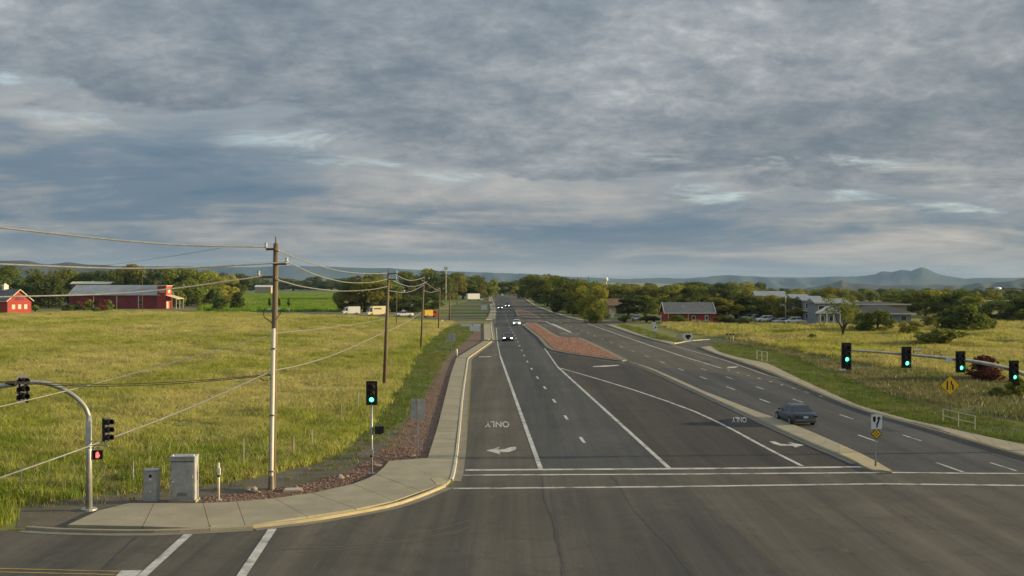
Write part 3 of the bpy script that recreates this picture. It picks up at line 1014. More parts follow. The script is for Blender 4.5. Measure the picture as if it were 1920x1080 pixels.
# ---- hills
def hills(name, prof, D, W, mat, seed, nu=260, nt_=14, rough=1.0, foot=-6.0, power=1.0):
    us = np.linspace(prof[0][0], prof[-1][0], nu)
    pu = np.array([p[0] for p in prof], float)
    pv = np.array([p[1] for p in prof], float)
    vv = np.interp(us, pu, pv)
    r_ = np.random.default_rng(seed)
    fine = np.interp(us, np.linspace(us[0], us[-1], nu // 2), r_.normal(0, 0.30 * rough, nu // 2))
    vv = vv + fine
    vs = []
    for j in range(nt_):
        t = -1 + 2 * j / (nt_ - 1)
        Y = D + t * W
        prf = max(0.0, 1 - abs(t) ** 0.9) ** power
        for i in range(nu):
            hz = H + (HOR - vv[i]) / F * D
            g_ = 0.72 + 0.28 * math.sin(us[i] * 0.045 + 7 * math.sin(us[i] * 0.011 + seed) + t * 3)
            k = prf if abs(t) < 1e-6 else prf * (g_ if t < 0 else 1)
            x = (us[i] - CX) / F * Y
            vs.append((x, Y, foot + (hz - foot) * k))
    fs = [(j * nu + i, j * nu + i + 1, (j + 1) * nu + i + 1, (j + 1) * nu + i) for j in range(nt_ - 1) for i in range(nu - 1)]
    o = obj(name, vs, fs, mat, None, True)
    o['kind'] = 'structure'
    return o


far_prof = [(-900, 505), (-600, 498), (-300, 503), (-100, 497), (0, 500), (150, 499), (310, 499), (400, 500), (480, 501), (530, 498), (605, 499.5), (680, 502.5), (730, 503), (780, 506), (855, 509), (960, 512.5), (985, 513), (1017, 515),
            (1072, 519), (1135, 521), (1172, 523.5), (1235, 521), (1285, 522), (1320, 520), (1345, 517), (1370, 516), (1440, 519.5), (1502, 521), (1565, 518), (1602, 519), (1640, 514.5), (1652, 509), (1661, 508.5), (1672, 510.5), (1690, 505.5), (1699, 506.5), (1707, 508.5), (1716, 504.5), (1727, 500.5),
            (1740, 505), (1760, 514.5), (1805, 522.5), (1845, 521), (1902, 521), (2000, 519), (2200, 523), (2500, 516), (2800, 522)]
hills('far_hills', far_prof, 9500, 1500, M_hillfar, 3, 1000, 15, 1.0, foot=-50)
near_prof = [(1180, 541), (1245, 537), (1277, 529.5), (1305, 530), (1335, 537), (1400, 541), (1450, 539.5), (1507, 542), (1540, 536), (1565, 531), (1579, 525), (1592, 531), (1615, 531), (1652, 535.5), (1697, 534.5), (1735, 535.5), (1757, 533), (1777, 535), (1810, 535), (1835, 530), (1865, 530), (1902, 526), (1930, 519), (2050, 512), (2300, 522), (2700, 530)]
hills('near_hills', near_prof, 4600, 950, M_hillnear, 5, 420, 15, 0.9, foot=-48)
left_prof = [(-900, 505), (-500, 496), (-200, 499), (0, 489), (50, 488.5), (85, 496), (107, 494), (127, 491), (162, 496), (200, 497), (225, 500), (310, 503), (400, 512), (520, 526)]
hills('near_hills', left_prof, 4300, 700, M_hillnear, 8, 160, 13, 0.5, foot=-3)

# ================================================================== BUILDINGS
def gable_house(name, label, loc, rz, L, Dp, wall_h, roof_h, wm, rm, over=0.35, trim=M_trim, cat='house', windows=(), gable_windows=(), doors=(), ridge='x'):
    """local frame: front wall faces -Y and runs along X from 0 to L; depth Dp; ridge along X"""
    t = thing(name, label, cat, loc, rz)
    mb = MB()
    P_ = [(0, 0, 0), (L, 0, 0), (L, Dp, 0), (0, Dp, 0), (0, 0, wall_h), (L, 0, wall_h), (L, Dp, wall_h), (0, Dp, wall_h), (0, Dp / 2, wall_h + roof_h), (L, Dp / 2, wall_h + roof_h)]
    mb.add(P_, [(0, 1, 5, 4), (1, 2, 6, 9, 5), (2, 3, 7, 6), (3, 0, 4, 8, 7)])
    mb.build('wall', wm, t)
    rise = roof_h / (Dp / 2)
    for s in (0, 1):
        y0 = -over if s == 0 else Dp + over
        z0 = wall_h - over * rise
        q = [(-over, y0, z0 + 0.05), (L + over, y0, z0 + 0.05), (L + over, Dp / 2, wall_h + roof_h + 0.05), (-over, Dp / 2, wall_h + roof_h + 0.05)]
        q2 = [(x, y, z + 0.18) for x, y, z in q]
        f = [(0, 1, 2, 3), (7, 6, 5, 4), (0, 4, 5, 1), (1, 5, 6, 2), (2, 6, 7, 3), (3, 7, 4, 0)]
        ro = MB().add(q + q2, [k[::-1] for k in f]).build('roof', rm, t)
        if s == 0:
            MB().box(((L) / 2, y0 - 0.05, z0 + 0.1), (L + 2 * over, 0.08, 0.3)).build('fascia', trim, ro)
        for xe in (-over - 0.04, L + over + 0.04):
            a, b = Vector((xe, y0, z0 + 0.12)), Vector((xe, Dp / 2, wall_h + roof_h + 0.12))
            w_ = Vector((0, 0, 0.17))
            k = Vector((0.05, 0, 0))
            MB().add([a - w_ - k, a + w_ - k, b + w_ - k, b - w_ - k, a - w_ + k, a + w_ + k, b + w_ + k, b - w_ + k],
                     [(0, 1, 2, 3), (7, 6, 5, 4), (0, 4, 5, 1), (1, 5, 6, 2), (2, 6, 7, 3), (3, 7, 4, 0)]).build('bargeboard', trim, ro)
    for x, z, w, h in windows:
        f = MB().box((x, -0.04, z), (w + 0.25, 0.08, h + 0.25)).build('window', trim, t)
        MB().box((x, -0.085, z), (w, 0.02, h)).build('pane', M_win, f)
    for y, z, w, h in gable_windows:
        f = MB().box((L + 0.04, y, z), (0.08, w + 0.25, h + 0.25)).build('window', trim, t)
        MB().box((L + 0.085, y, z), (0.02, w, h)).build('pane', M_winlit, f)
    for x, w, h in doors:
        d = MB().box((x, -0.05, h / 2), (w, 0.1, h)).build('door', trim, t)
        MB().box((x, -0.105, h * 0.66), (w * 0.6, 0.02, h * 0.4)).build('door_pane', M_win, d)
    return t


# red gable house at the far left: the gable (local +X) turned towards the morning sun
c = G(14, 588)
hr = R(-38)
h1 = gable_house('red_house', 'small red gabled house with grey roof at the left edge of the field', (0, 0, 0), hr, 13, 8.2, 4.4, 3.4, M_houser, M_roofg, 0.6, M_trimc,
                 gable_windows=[(2.0, 2.2, 0.9, 1.3), (4.1, 2.2, 0.9, 1.3), (6.2, 2.2, 0.9, 1.3)])
h1.location = c - Matrix.Rotation(hr, 3, 'Z') @ Vector((13, 0, 0))
MB().add([(13.02, 2.3, 4.45), (13.02, 5.9, 4.45), (13.02, 4.1, 6.6), (13.1, 2.3, 4.45), (13.1, 5.9, 4.45), (13.1, 4.1, 6.6)], [(0, 1, 2), (5, 4, 3), (0, 3, 4, 1), (1, 4, 5, 2), (2, 5, 3, 0)]).build('gable_panel', M_barnred, h1)
cu_ = MB().box((3.5, 4.1, 8.3), (1.6, 1.6, 1.5)).add([(2.5, 3.1, 9.05), (4.5, 3.1, 9.05), (4.5, 5.1, 9.05), (2.5, 5.1, 9.05), (3.5, 4.1, 10.2)], [(0, 1, 4), (1, 2, 4), (2, 3, 4), (3, 0, 4), (3, 2, 1, 0)]).build('cupola', M_trim, h1)

# long red barn with tower front
c = G(130, 579)
L_ = G(298, 579).x - c.x
barn = gable_house('red_barn', 'long dark red barn with grey metal roof across the left field', c, 0, L_, 17, 5.4, 3.6, M_barnred, M_roofm, 0.5, M_roofm, 'barn',
                   windows=[(27.5, 2.5, 2.0, 1.2)])
for x in (0.6, 9.5, 18.5, 27.0, L_ - 0.3):
    MB().box((x, -0.05, 2.7), (0.3, 0.1, 5.3)).build('corner_board', M_barnred if x < 1 else M_trim, barn)
for k in range(1, 24):
    x = L_ * k / 24
    MB().box((x, -0.03, 2.65), (0.07, 0.06, 5.2)).build('batten', M_barnred, barn)
tw = MB().box((L_ + 1.2, 3.2, 4.4), (3.4, 7.0, 8.8)).build('tower_front', M_houser, barn)
MB().box((L_ + 1.2, 3.2, 8.95), (4.0, 7.4, 0.3)).build('cornice', M_trimc, tw)
MB().box((L_ + 1.2, -0.35, 7.0), (2.2, 0.1, 1.3)).build('sign_panel', M_trimc, tw)
MB().box((L_ + 2.98, 3.0, 6.9), (0.12, 3.0, 1.5)).build('sign_panel', M_trimc, tw)
aw = MB().add([(L_ + 2.9, -1.5, 5.4), (L_ + 2.9, 8, 5.4), (L_ + 7.4, 8, 4.0), (L_ + 7.4, -1.5, 4.0), (L_ + 2.9, -1.5, 5.2), (L_ + 2.9, 8, 5.2), (L_ + 7.4, 8, 3.8), (L_ + 7.4, -1.5, 3.8)],
              [(3, 2, 1, 0), (4, 5, 6, 7), (0, 4, 7, 3), (1, 2, 6, 5), (2, 3, 7, 6), (0, 1, 5, 4)]).build('awning', M_trimc, barn)
for y in (-1.2, 3.2, 7.7):
    MB().box((L_ + 7.1, y, 1.95), (0.18, 0.18, 3.9)).build('post', M_trim, aw)
MB().box((L_ + 2.95, 1.2, 1.5), (0.1, 2.4, 2.6)).build('shop_window', M_winlit, barn)
MB().box((L_ + 2.95, 5.4, 1.4), (0.1, 1.6, 2.8)).build('door', M_win, barn)

# far pale roofs
def far_shed(name, label, u0, u1, vtop, Y, mat, rm, dp=8, eave=1.2):
    a, b = AT(u0, vtop, Y), AT(u1, vtop, Y)
    return gable_house(name, label, (a.x, Y, 0), 0, b.x - a.x, dp, max(1.5, a.z - eave), eave, mat, rm, 0.4, M_trim, 'building')


far_shed('long_shed', 'long bright cream roof between trees behind the red barn', 134, 205, 529, 466, M_gutter, M_ccream, 6, 0.8)
far_shed('far_barn', 'far white shed above the hedge beside the second utility pole', 733, 756, 535, 900, M_wwall, M_roofm, 12, 1.6)
far_shed('far_barn', 'far pale sheds by the field behind the tall utility pole', 478, 508, 535, 1000, M_tanwall, M_trim, 12, 1.6)
# white commercial block behind the trees on the right
a = AT(1420, 547, 430)
wb = gable_house('white_building', 'white block building rising above the trees on the right', (a.x, 430, 0), 0, 11.6, 12, a.z - 2.0, 2.0, M_wwall, M_roofm, 0.4, M_trim, 'building',
                 windows=[(2.5, 4.0, 3.2, 0.9), (8.4, 2.9, 2.6, 0.9)])
far_shed('grey_shed', 'low pale grey roof right of the white block building', 1505, 1535, 555, 520, M_tanwall, M_roofm, 10, 1.6)
# red cottage on the right
c = G(1249, 606)
L2 = G(1338, 606).x - c.x
rc = gable_house('red_cottage', 'red cottage with grey shingle roof and white eaves behind the right field', c, 0, L2, 8.5, 2.75, 2.3, M_houser, M_roofg, 0.5, M_trim, 'house',
                 windows=[(7.0, 1.35, 0.8, 0.9)], doors=[(10.3, 0.9, 2.05)])
MB().box((L2 + 1.1, 2.5, 1.1), (2.2, 3.0, 2.2)).build('side_room', M_barnred, rc)
MB().add([(L2, 0.7, 2.9), (L2, 4.3, 2.9), (L2 + 2.5, 4.3, 2.15), (L2 + 2.5, 0.7, 2.15), (L2, 0.7, 2.8), (L2, 4.3, 2.8), (L2 + 2.5, 4.3, 2.05), (L2 + 2.5, 0.7, 2.05)],
         [(3, 2, 1, 0), (4, 5, 6, 7), (0, 4, 7, 3), (1, 2, 6, 5), (2, 3, 7, 6), (0, 1, 5, 4)]).build('side_roof', M_roofg, rc)
MB().box((4.6, 1.4, 5.0 - 1.0), (0.2, 0.2, 0.9)).build('vent_pipe', M_trim, rc)
for x in (0.5, 5.6):
    MB().box((x, -0.35, 1.2), (0.2, 0.2, 2.4)).build('porch_post', M_trimc, rc)
# tan house
c = G(1142, 588)
gable_house('tan_house', 'small tan house with brown roof among the trees right of the road', c, R(8), 6.0, 7, 2.7, 2.0, M_tanwall, M_roofb, 0.4, M_roofb, 'house', windows=[(3.0, 1.5, 1.0, 1.0)])

# two-storey blue-grey apartments: staggered gables receding to the left
apt = thing('apartment_block', 'two-storey blue-grey apartments with white roofs beside the parking lot', 'building', G(1500, 609))
o0 = G(1500, 609)
for k, (u, v, w, h) in enumerate(((1486, 600, 4.6, 6.0), (1506, 604, 5.0, 5.7), (1530, 608, 8.0, 5.3))):
    p = G(u, v) - o0
    wobj = MB().box((p.x + w / 2, p.y + 4, h / 2), (w, 8, h)).build('wall', M_gwall, apt)
    ro = MB()
    ro.add([(p.x - .5, p.y - .6, h), (p.x + w + .5, p.y - .6, h), (p.x + w + .5, p.y + 8.6, h), (p.x - .5, p.y + 8.6, h), (p.x - .5, p.y + 4, h + 1.1), (p.x + w + .5, p.y + 4, h + 1.1)],
           [(0, 1, 5, 4), (2, 3, 4, 5), (0, 4, 3), (1, 2, 5), (3, 2, 1, 0)])
    ro.build('roof', M_roofm, apt)
    MB().box((p.x + w / 2, p.y - 0.66, h), (w + 1.1, 0.12, 0.3)).build('fascia', M_trim, apt)
    MB().box((p.x + w / 2, p.y - 0.5, h * 0.52), (w + 0.2, 1.0, 0.25)).build('balcony', M_trim, apt)
    nwin = 2 if k < 2 else 3
    for fl in (0.27, 0.75):
        for i in range(nwin):
            x = p.x + w * (i + 0.5) / nwin
            f = MB().box((x, p.y - 0.04, h * fl), (w / nwin * 0.62, 0.08, 1.5)).build('window', M_trim, apt)
            MB().box((x, p.y - 0.09, h * fl), (w / nwin * 0.48, 0.02, 1.2)).build('pane', M_win, f)
p = G(1531, 610) - o0
MB().add([(p.x - .4, p.y - 3.2, 3.1), (p.x + 5.4, p.y - 3.2, 3.1), (p.x + 5.4, p.y, 3.1), (p.x - .4, p.y, 3.1), (p.x + 2.5, p.y - 3.2, 4.7), (p.x + 2.5, p.y, 4.7)],
         [(0, 1, 4), (1, 2, 5, 4), (3, 0, 4, 5), (2, 3, 5), (3, 2, 1, 0)]).build('entry_gable', M_trim, apt)
for x in (0.1, 1.7, 3.3, 4.9):
    MB().box((p.x + x, p.y - 2.9, 1.55), (0.28, 0.28, 3.1)).build('column', M_trim, apt)
# low long building with dark hip roof
def hip_block(name, label, u0, u1, vbase, wall_h, roof_h, Dp, wm, rm, over=1.0, inset=None):
    a, b = G(u0, vbase), G(u1, vbase)
    L = b.x - a.x
    t = thing(name, label, 'building', a)
    MB().box((L / 2, Dp / 2, wall_h / 2), (L, Dp, wall_h)).build('wall', wm, t)
    i_ = inset or Dp / 2
    q = [(-over, -over, wall_h), (L + over, -over, wall_h), (L + over, Dp + over, wall_h), (-over, Dp + over, wall_h), (i_, Dp / 2, wall_h + roof_h), (L - i_, Dp / 2, wall_h + roof_h)]
    MB().add(q, [(0, 1, 5, 4), (1, 2, 5), (2, 3, 4, 5), (3, 0, 4), (3, 2, 1, 0)]).build('roof', rm, t)
    MB().box((L / 2, -over - 0.05, wall_h - 0.05), (L + 2 * over, 0.1, 0.35)).build('fascia', M_trim, t)
    n_w = max(2, int(L / 3.2))
    for k in range(n_w):
        x = L * (k + 0.5) / n_w
        f = MB().box((x, -0.04, wall_h * 0.48), (1.5, 0.08, 1.4)).build('window', M_trim, t)
        MB().box((x, -0.09, wall_h * 0.48), (1.3, 0.02, 1.2)).build('pane', M_win, f)
    return t


hip_block('office_building', 'low building with dark hip roof and pale eaves right of the apartments', 1600, 1708, 606, 2.5, 1.9, 9, M_gwall, M_roofd)
hip_block('long_building', 'long low pale building behind the office with flat striped eaves', 1594, 1700, 596, 4.0, 0.7, 12, M_tanwall, M_roofd)
hip_block('long_building', 'far long white-roofed building at the right edge among trees', 1788, 1980, 581, 3.0, 0.5, 14, M_tanwall, M_trim, inset=1.0)

# water tower
Yw = 1500
p = AT(1136, 524, Yw)
wt = thing('water_tower', 'distant white spherical water tower above the trees', 'water tower', (p.x, Yw, 0))
bm = bmesh.new()
bmesh.ops.create_uvsphere(bm, u_segments=20, v_segments=12, radius=3.3)
me = bpy.data.meshes.new('tank')
bm.to_mesh(me)
bm.free()
me.materials.append(M_wwall)
tk = bpy.data.objects.new('tank', me)
COL.objects.link(tk)
tk.parent = wt
tk.location = (0, 0, p.z)
MB().tube([(0, 0, 0), (0, 0, 1.5), (0, 0, p.z - 2.5), (0, 0, p.z - 1)], [2.2, 1.2, 1.0, 1.8], 14).build('stem', M_wwall, wt, True)
# tall pole sign left of the road
Yp = 560
p = AT(836, 504, Yp)
ps = thing('pole_sign', 'tall roadside pole sign with small white panel above the trees', 'sign', (p.x, Yp, 0))
MB().tube([(0, 0, 0), (0, 0, p.z)], 0.22, 8).build('pole', M_steel, ps)
MB().box((0, 0, p.z + 0.2), (2.0, 0.5, 1.5)).build('panel', M_signw, ps)

# ================================================================== UTILITY POLES AND WIRES
poles = {}


def utility_pole(u, vbase, utop, vtop, r0, label, arms=(), conduit=False):
    b = G(u, vbase)
    top = AT(utop, vtop, b.y)
    hgt = top.z
    t = thing('utility_pole', label, 'utility pole', b, 0, 'wooden utility poles')
    lean = Vector((top.x - b.x, 0, hgt))
    MB().tube([(0, 0, -0.3), lean * 0.5, lean], [r0, r0 * 0.85, r0 * 0.68], 12).build('pole', M_wood, t, True)
    MB().tube([lean, lean + Vector((0, 0, 0.35))], [0.05, 0.03], 8).build('pole_top_pin', M_steel_d, t)
    for f, x0, x1 in arms:
        c_ = lean * f
        arm = MB().box((c_.x + (x0 + x1) / 2, -r0 - 0.06, c_.z), (abs(x1 - x0), 0.1, 0.12)).build('crossarm', M_wood, t)
        xe = x0 if abs(x0) > abs(x1) else x1
        MB().tube([(c_.x + xe, -r0 - 0.06, c_.z + 0.06), (c_.x + xe, -r0 - 0.06, c_.z + 0.14), (c_.x + xe, -r0 - 0.06, c_.z + 0.2), (c_.x + xe, -r0 - 0.06, c_.z + 0.32)], [0.05, 0.1, 0.06, 0.08], 10).build('insulator', M_ceramic, arm)
    poles[u] = (b, lean)
    return t, b, lean


t1, b1, l1 = utility_pole(510, 917, 517.5, 456, 0.19, 'tall wooden utility pole with white conduit beside the sidewalk corner',
                          arms=[(0.975, -0.45, 0.05), (0.916, -0.1, 0.62), (0.862, -0.8, 0.05)])
# riser conduit on its front left
pts = [AT(508, 912, b1.y - 0.22), AT(509, 880, b1.y - 0.22), AT(513, 616, b1.y - 0.22)]
mb = MB().tube([Vector(p) - b1 for p in pts], [0.115, 0.10, 0.10], 10)
mb.build('conduit', M_conduit, t1, True)
MB().tube([AT(508.5, 917, b1.y - 0.24) - b1, AT(508.7, 892, b1.y - 0.24) - b1], [0.17, 0.14], 10).build('conduit_boot', M_steel_d, t1)
for v in (655, 780, 885):
    MB().tube([AT(509.5 + (917 - v) * 0.0145, v, b1.y - 0.2) - b1, AT(509.5 + (917 - v) * 0.0145, v - 3, b1.y - 0.2) - b1], 0.135, 10).build('strap', M_steel_d, t1)
cb = [AT(*q, b1.y - 0.2) - b1 for q in ((512, 616), (511, 606), (503, 600), (495, 595), (494, 585), (498, 578))]
MB().tube(smooth_line(cb, 2), 0.025, 6).build('cable_loop', M_wire_b, t1)
cb = [AT(*q, b1.y - 0.2) - b1 for q in ((517, 600), (522, 592), (532, 580))]
MB().tube(smooth_line(cb, 2), 0.02, 6).build('cable_loop', M_wire_b, t1)
cc_ = AT(498, 707, b1.y - 0.25) - b1
ring_ = [cc_ + Vector((0.28 * math.cos(a), 0, 0.2 * math.sin(a))) for a in np.linspace(0, 6.28, 14)]
MB().tube(ring_, 0.02, 6, False).build('cable_coil', M_wire_b, t1)

t2, b2, l2 = utility_pole(720.5, 724.5, 728.5, 511, 0.20, 'second wooden utility pole from the camera, beside the field edge', arms=[(0.99, -0.1, 0.85), (0.94, -0.1, 0.8)])
t3, b3, l3 = utility_pole(789, 655, 795, 520, 0.17, 'third wooden utility pole along the verge, right of the second', arms=[(0.97, -0.8, 0.8)])
t4, b4, l4 = utility_pole(822, 618, 825, 540, 0.16, 'fourth wooden utility pole near the dirt drive', arms=[(0.96, -0.8, 0.8)])
t5, b5, l5 = utility_pole(743, 613, 744, 550, 0.12, 'slim wooden utility pole in the field right of the second pole')
t6, b6, l6 = utility_pole(843, 600, 843.5, 556, 0.24, 'short thick pale utility pole beside the dirt drive')
t7, b7, l7 = utility_pole(267, 588, 267, 512, 0.10, 'thin utility pole standing in front of the red barn')
t8, b8, l8 = utility_pole(857, 572, 857, 528, 0.16, 'far utility pole by the bend of the left lawn', arms=[(0.95, -0.8, 0.8)])
t9, b9, l9 = utility_pole(930, 556, 930, 530, 0.25, 'farthest utility pole, where the road meets the trees', arms=[(0.95, -1.0, 1.0)])


def wire(label, pts, r=0.025, mat=M_wire, n=6):
    P_ = [AT(u, v, Y) for u, v, Y in pts]
    o = MB().tube(smooth_line(P_, 3) if len(P_) > 2 else P_, r, n).build('overhead_wire', mat, None, True)
    tag(o, label, 'cable', 'overhead wires')
    return o


Y1, Y2, Y3, Y4 = b1.y - 0.25, b2.y - 0.25, b3.y, b4.y
wire('highest pale wire from the tall utility pole to the left edge', [(-140, 408, 47), (0, 427, 49), (300, 459.5, 53), (500, 463, Y1)], 0.048)
wire('middle pale wire crossing left below the highest wire', [(-140, 489, 47), (0, 495.5, 49), (280, 506.5, 53), (538, 492, Y1)], 0.05)
wire('sloping pale wire falling left past the red barn roof', [(-140, 561, 47), (0, 556.5, 49), (260, 551, 53), (492, 518, Y1)], 0.042)
wire('faint thin wire rising to the highest wire on the left', [(190, 499, 120), (300, 484, 100), (415, 465, 80)], 0.012, M_wire_b)
wire('thin cable sloping down across the left field above the mast arm', [(-120, 789, 46), (0, 763, 48), (210, 712, 52), (380, 664, 54), (506, 629, Y1)], 0.022)
wire('thick cable sloping to the lower left corner in front of the field', [(-120, 938, 46), (0, 896, 47), (170, 836, 50), (350, 768, 53), (506, 697, Y1)], 0.04)
wire('upper black communication cable crossing the left field', [(-120, 712, 46), (0, 715, 48), (180, 722, 51), (350, 716, 53.5), (506, 702, Y1)], 0.022, M_wire_b)
wire('lower black communication cable crossing the left field', [(-120, 712, 46.5), (0, 717, 48.5), (180, 726, 51), (350, 719, 53.5), (506, 704, Y1)], 0.022, M_wire_b)
wire('top wire between the tall pole and the second utility pole', [(522, 470, Y1), (570, 490, 68), (640, 510, 90), (700, 514, 104), (727, 512, Y2)], 0.035)
wire('middle wire between the tall pole and the second utility pole', [(541, 492, Y1), (590, 516, 68), (650, 531, 90), (700, 530, 104), (727, 523, Y2)], 0.035)
wire('bottom wire between the tall pole and the second utility pole', [(521, 525, Y1), (570, 539, 68), (640, 547, 90), (700, 543, 104), (727, 537, Y2)], 0.033)
wire('low sagging cable from the tall pole past the second pole', [(516, 694, Y1), (560, 686, 65), (620, 668, 82), (680, 642, 100), (722, 622, Y2), (760, 607, 135), (790, 585, Y3)], 0.035)
wire('thin low cable above the field between the first two poles', [(516, 625, Y1), (600, 616, 72), (680, 606, 95), (722, 598, Y2)], 0.02)
wire('upper wire between the second and third utility poles', [(738, 513, Y2), (765, 527, 135), (785, 524, 155), (795, 520, Y3)], 0.04)
wire('lower wire between the second and third utility poles', [(738, 527, Y2), (765, 538, 135), (785, 536, 155), (801, 528, Y3)], 0.04)
wire('drooping cable with splice between second and third poles', [(729, 545, Y2), (755, 549, 130), (775, 546, 150), (795, 534, Y3)], 0.035)
wire('wire between the third and fourth utility poles', [(789, 524, Y3), (808, 537, 205), (820, 545, 230), (825, 540, Y4)], 0.045)
wire('lower cable between third and fourth utility poles', [(795, 545, Y3), (808, 549, 205), (818, 546, 230), (825, 545, Y4)], 0.045)
# overhead wires at the right edge, with a white splice case
p = AT(1880, 540.5, 62)
wire('single dark wire entering at the right edge before the hills', [(1848, 540.8, 62), (1880, 541, 62), (1990, 544.5, 62)], 0.022, M_wire_b)
sp_ = MB().tube([AT(1864, 541, 62) - AT(1870, 541, 62), AT(1870, 541, 62) - AT(1870, 541, 62), AT(1877, 541, 62) - AT(1870, 541, 62)], [0.03, 0.09, 0.05], 8).build('splice_case', M_signw, None, True, AT(1870, 540.8, 61.98))
tag(sp_, 'small white splice case on the wire at the right edge', 'splice case')

# ================================================================== TRAFFIC SIGNALS
def visor(r, depth, n=14):
    mb = MB()
    a0, a1 = R(-40), R(220)
    vs, fs = [], []
    for k in range(n + 1):
        a = a0 + (a1 - a0) * k / n
        for (rr, y) in ((r, 0), (r, -depth), (r * 0.95, -depth), (r * 0.95, 0)):
            vs.append((rr * math.cos(a), y, rr * math.sin(a)))
    for k in range(n):
        for j in range(4):
            fs.append((k * 4 + j, k * 4 + (j + 1) % 4, (k + 1) * 4 + (j + 1) % 4, (k + 1) * 4 + j))
    return mb.add(vs, fs)


def disc(r, y, n=20):
    return MB().add([(r * math.cos(2 * math.pi * k / n), y, r * math.sin(2 * math.pi * k / n)) for k in range(n)] +
                    [(r * 0.5 * math.cos(2 * math.pi * k / n), y - 0.02, r * 0.5 * math.sin(2 * math.pi * k / n)) for k in range(n)] + [(0, y - 0.03, 0)],
                    [((k + 1) % n, k, n + k, n + (k + 1) % n)[::-1] for k in range(n)] + [(n + k, n + (k + 1) % n, 2 * n) for k in range(n)])


def signal_head(label, loc, rz, lenses, backplate=True, group='traffic signal heads', s=1.0):
    """local frame faces -Y; loc is the centre"""
    t = thing('traffic_light', label, 'traffic light', loc, rz, group)
    n = len(lenses)
    step = 0.355 * s
    hh = step * n
    MB().box((0, 0.02, 0), (0.34 * s, 0.2 * s, hh)).build('housing', M_black, t, bevel=0.012)
    if backplate:
        w, h_ = 0.62 * s, hh + 0.26 * s
        mb = MB()
        o_, i_ = (w / 2, h_ / 2), (0.172 * s, hh / 2 + 0.002)
        for y in (0.0, 0.012):
            mb.add([(-o_[0], y, -o_[1]), (o_[0], y, -o_[1]), (o_[0], y, o_[1]), (-o_[0], y, o_[1]), (-i_[0], y, -i_[1]), (i_[0], y, -i_[1]), (i_[0], y, i_[1]), (-i_[0], y, i_[1])],
                   [(0, 1, 5, 4), (1, 2, 6, 5), (2, 3, 7, 6), (3, 0, 4, 7)])
        mb.build('backplate', M_black, t)
    for k, lm in enumerate(lenses):
        z = hh / 2 - step * (k + 0.5)
        o = disc((0.122 if lm is M_green else 0.145) * s, -0.085 * s).build('lens', lm, t, True, (0, 0, z))
        visor(0.16 * s, 0.24 * s).build('visor', M_black, t, True, (0, -0.08 * s, z))
    return t


RAG_G = [M_lens_r, M_lens_a, M_green]
# right-hand mast arm (its pole stands just right of the view)
YM = 68.0
mp = [AT(u, v, y) for u, v, y in ((1577, 655.5, YM), (1640, 659.5, YM), (1700, 664.5, YM), (1760, 670, YM), (1820, 676.5, YM), (1870, 685.5, YM), (1910, 697, YM), (1945, 712, YM), (1972, 737, YM), (1982, 775, YM))]
base = Vector((mp[-1].x, YM, 0))
mast = thing('signal_mast', 'curved steel signal mast arm carrying four lights at the right edge', 'signal mast', base)
MB().tube([p - base for p in smooth_line(mp, 2)] + [Vector((0, 0, 2)), Vector((0, 0, 0.05))], [0.06 + 0.09 * min(1, max(0, (k - 3) / 26)) for k in range(len(smooth_line(mp, 2)))] + [0.17, 0.19], 12).build('mast_arm', M_steel, mast, True)
MB().tube([(0, 0, 0), (0, 0, 0.12)], 0.32, 14).build('base_plate', M_steel, mast)
p = AT(1779, 673.5, YM - 0.1) - base
MB().box(p, (0.36, 0.16, 0.28)).build('junction_box', M_signw, mast)
p = AT(1713, 657, YM) - base
MB().tube([p - Vector((0, 0, 0.28)), p], 0.03, 6).build('camera_bracket', M_black, mast)
MB().tube([p + Vector((0.05, 0, 0)), p + Vector((0.42, -0.12, 0.03))], 0.09, 8).build('detection_camera', M_ccream, mast)
for u, v, ls, lab in ((1587, 668, [M_lens_r, M_lens_a, M_green, M_lens_g], 'leftmost and tallest signal head on the right mast arm, four lights'),
                      (1699.5, 670, RAG_G, 'second green signal head from the left on the right mast arm'),
                      (1801, 678.5, RAG_G, 'third green signal head on the right mast arm, above the yellow diamond'),
                      (1901, 696, RAG_G, 'rightmost green signal head on the mast arm at the picture edge')):
    signal_head(lab, AT(u, v, YM - 0.3), 0, ls)
p = AT(1580, 693, YM - 0.3)
tag(MB().box((0, 0, 0), (0.36, 0.1, 0.1)).build('signal_tag', M_signw, None, False, p), 'small white plate under the leftmost mast-arm signal head', 'plate')

# left mast (base by the corner), arm leaving the frame to the left
b = G(167, 957)
ml = thing('signal_mast', 'galvanised signal pole with curved arm at the left corner', 'signal mast', b)
ztop = AT(167, 778, b.y).z
MB().tube([(0, 0, 0.1), (0, 0, ztop)], [0.15, 0.125], 14).build('pole', M_steel, ml, True)
MB().tube([(0, 0, 0), (0, 0, 0.1)], 0.36, 16).build('base_plate', M_steel, ml)
ap = [AT(u, v, y) - b for u, v, y in ((167, 782, b.y), (160, 762, b.y), (142, 744, b.y), (118, 729, b.y - 0.1), (90, 718.5, b.y - 0.2), (60, 716, b.y - 0.3), (20, 721.5, b.y - 0.5), (-60, 734, b.y - 0.9), (-160, 748, b.y - 1.3))]
MB().tube(smooth_line(ap, 2), 0.105, 12).build('mast_arm', M_steel, ml, True)
q = AT(20, 720, b.y - 0.5) - b
MB().tube([q - Vector((0.2, 0, -0.02)), q + Vector((0.2, 0, 0.03))], 0.125, 12).build('arm_clamp', M_black, ml)
MB().tube([AT(167, 836, b.y) - b, AT(185, 834, b.y - .1) - b, AT(203, 836, b.y - .2) - b], 0.03, 8).build('bracket', M_steel, ml)
MB().tube([AT(167, 840, b.y - .1) - b, AT(178, 840, b.y - .25) - b], 0.03, 8).build('bracket', M_steel, ml)
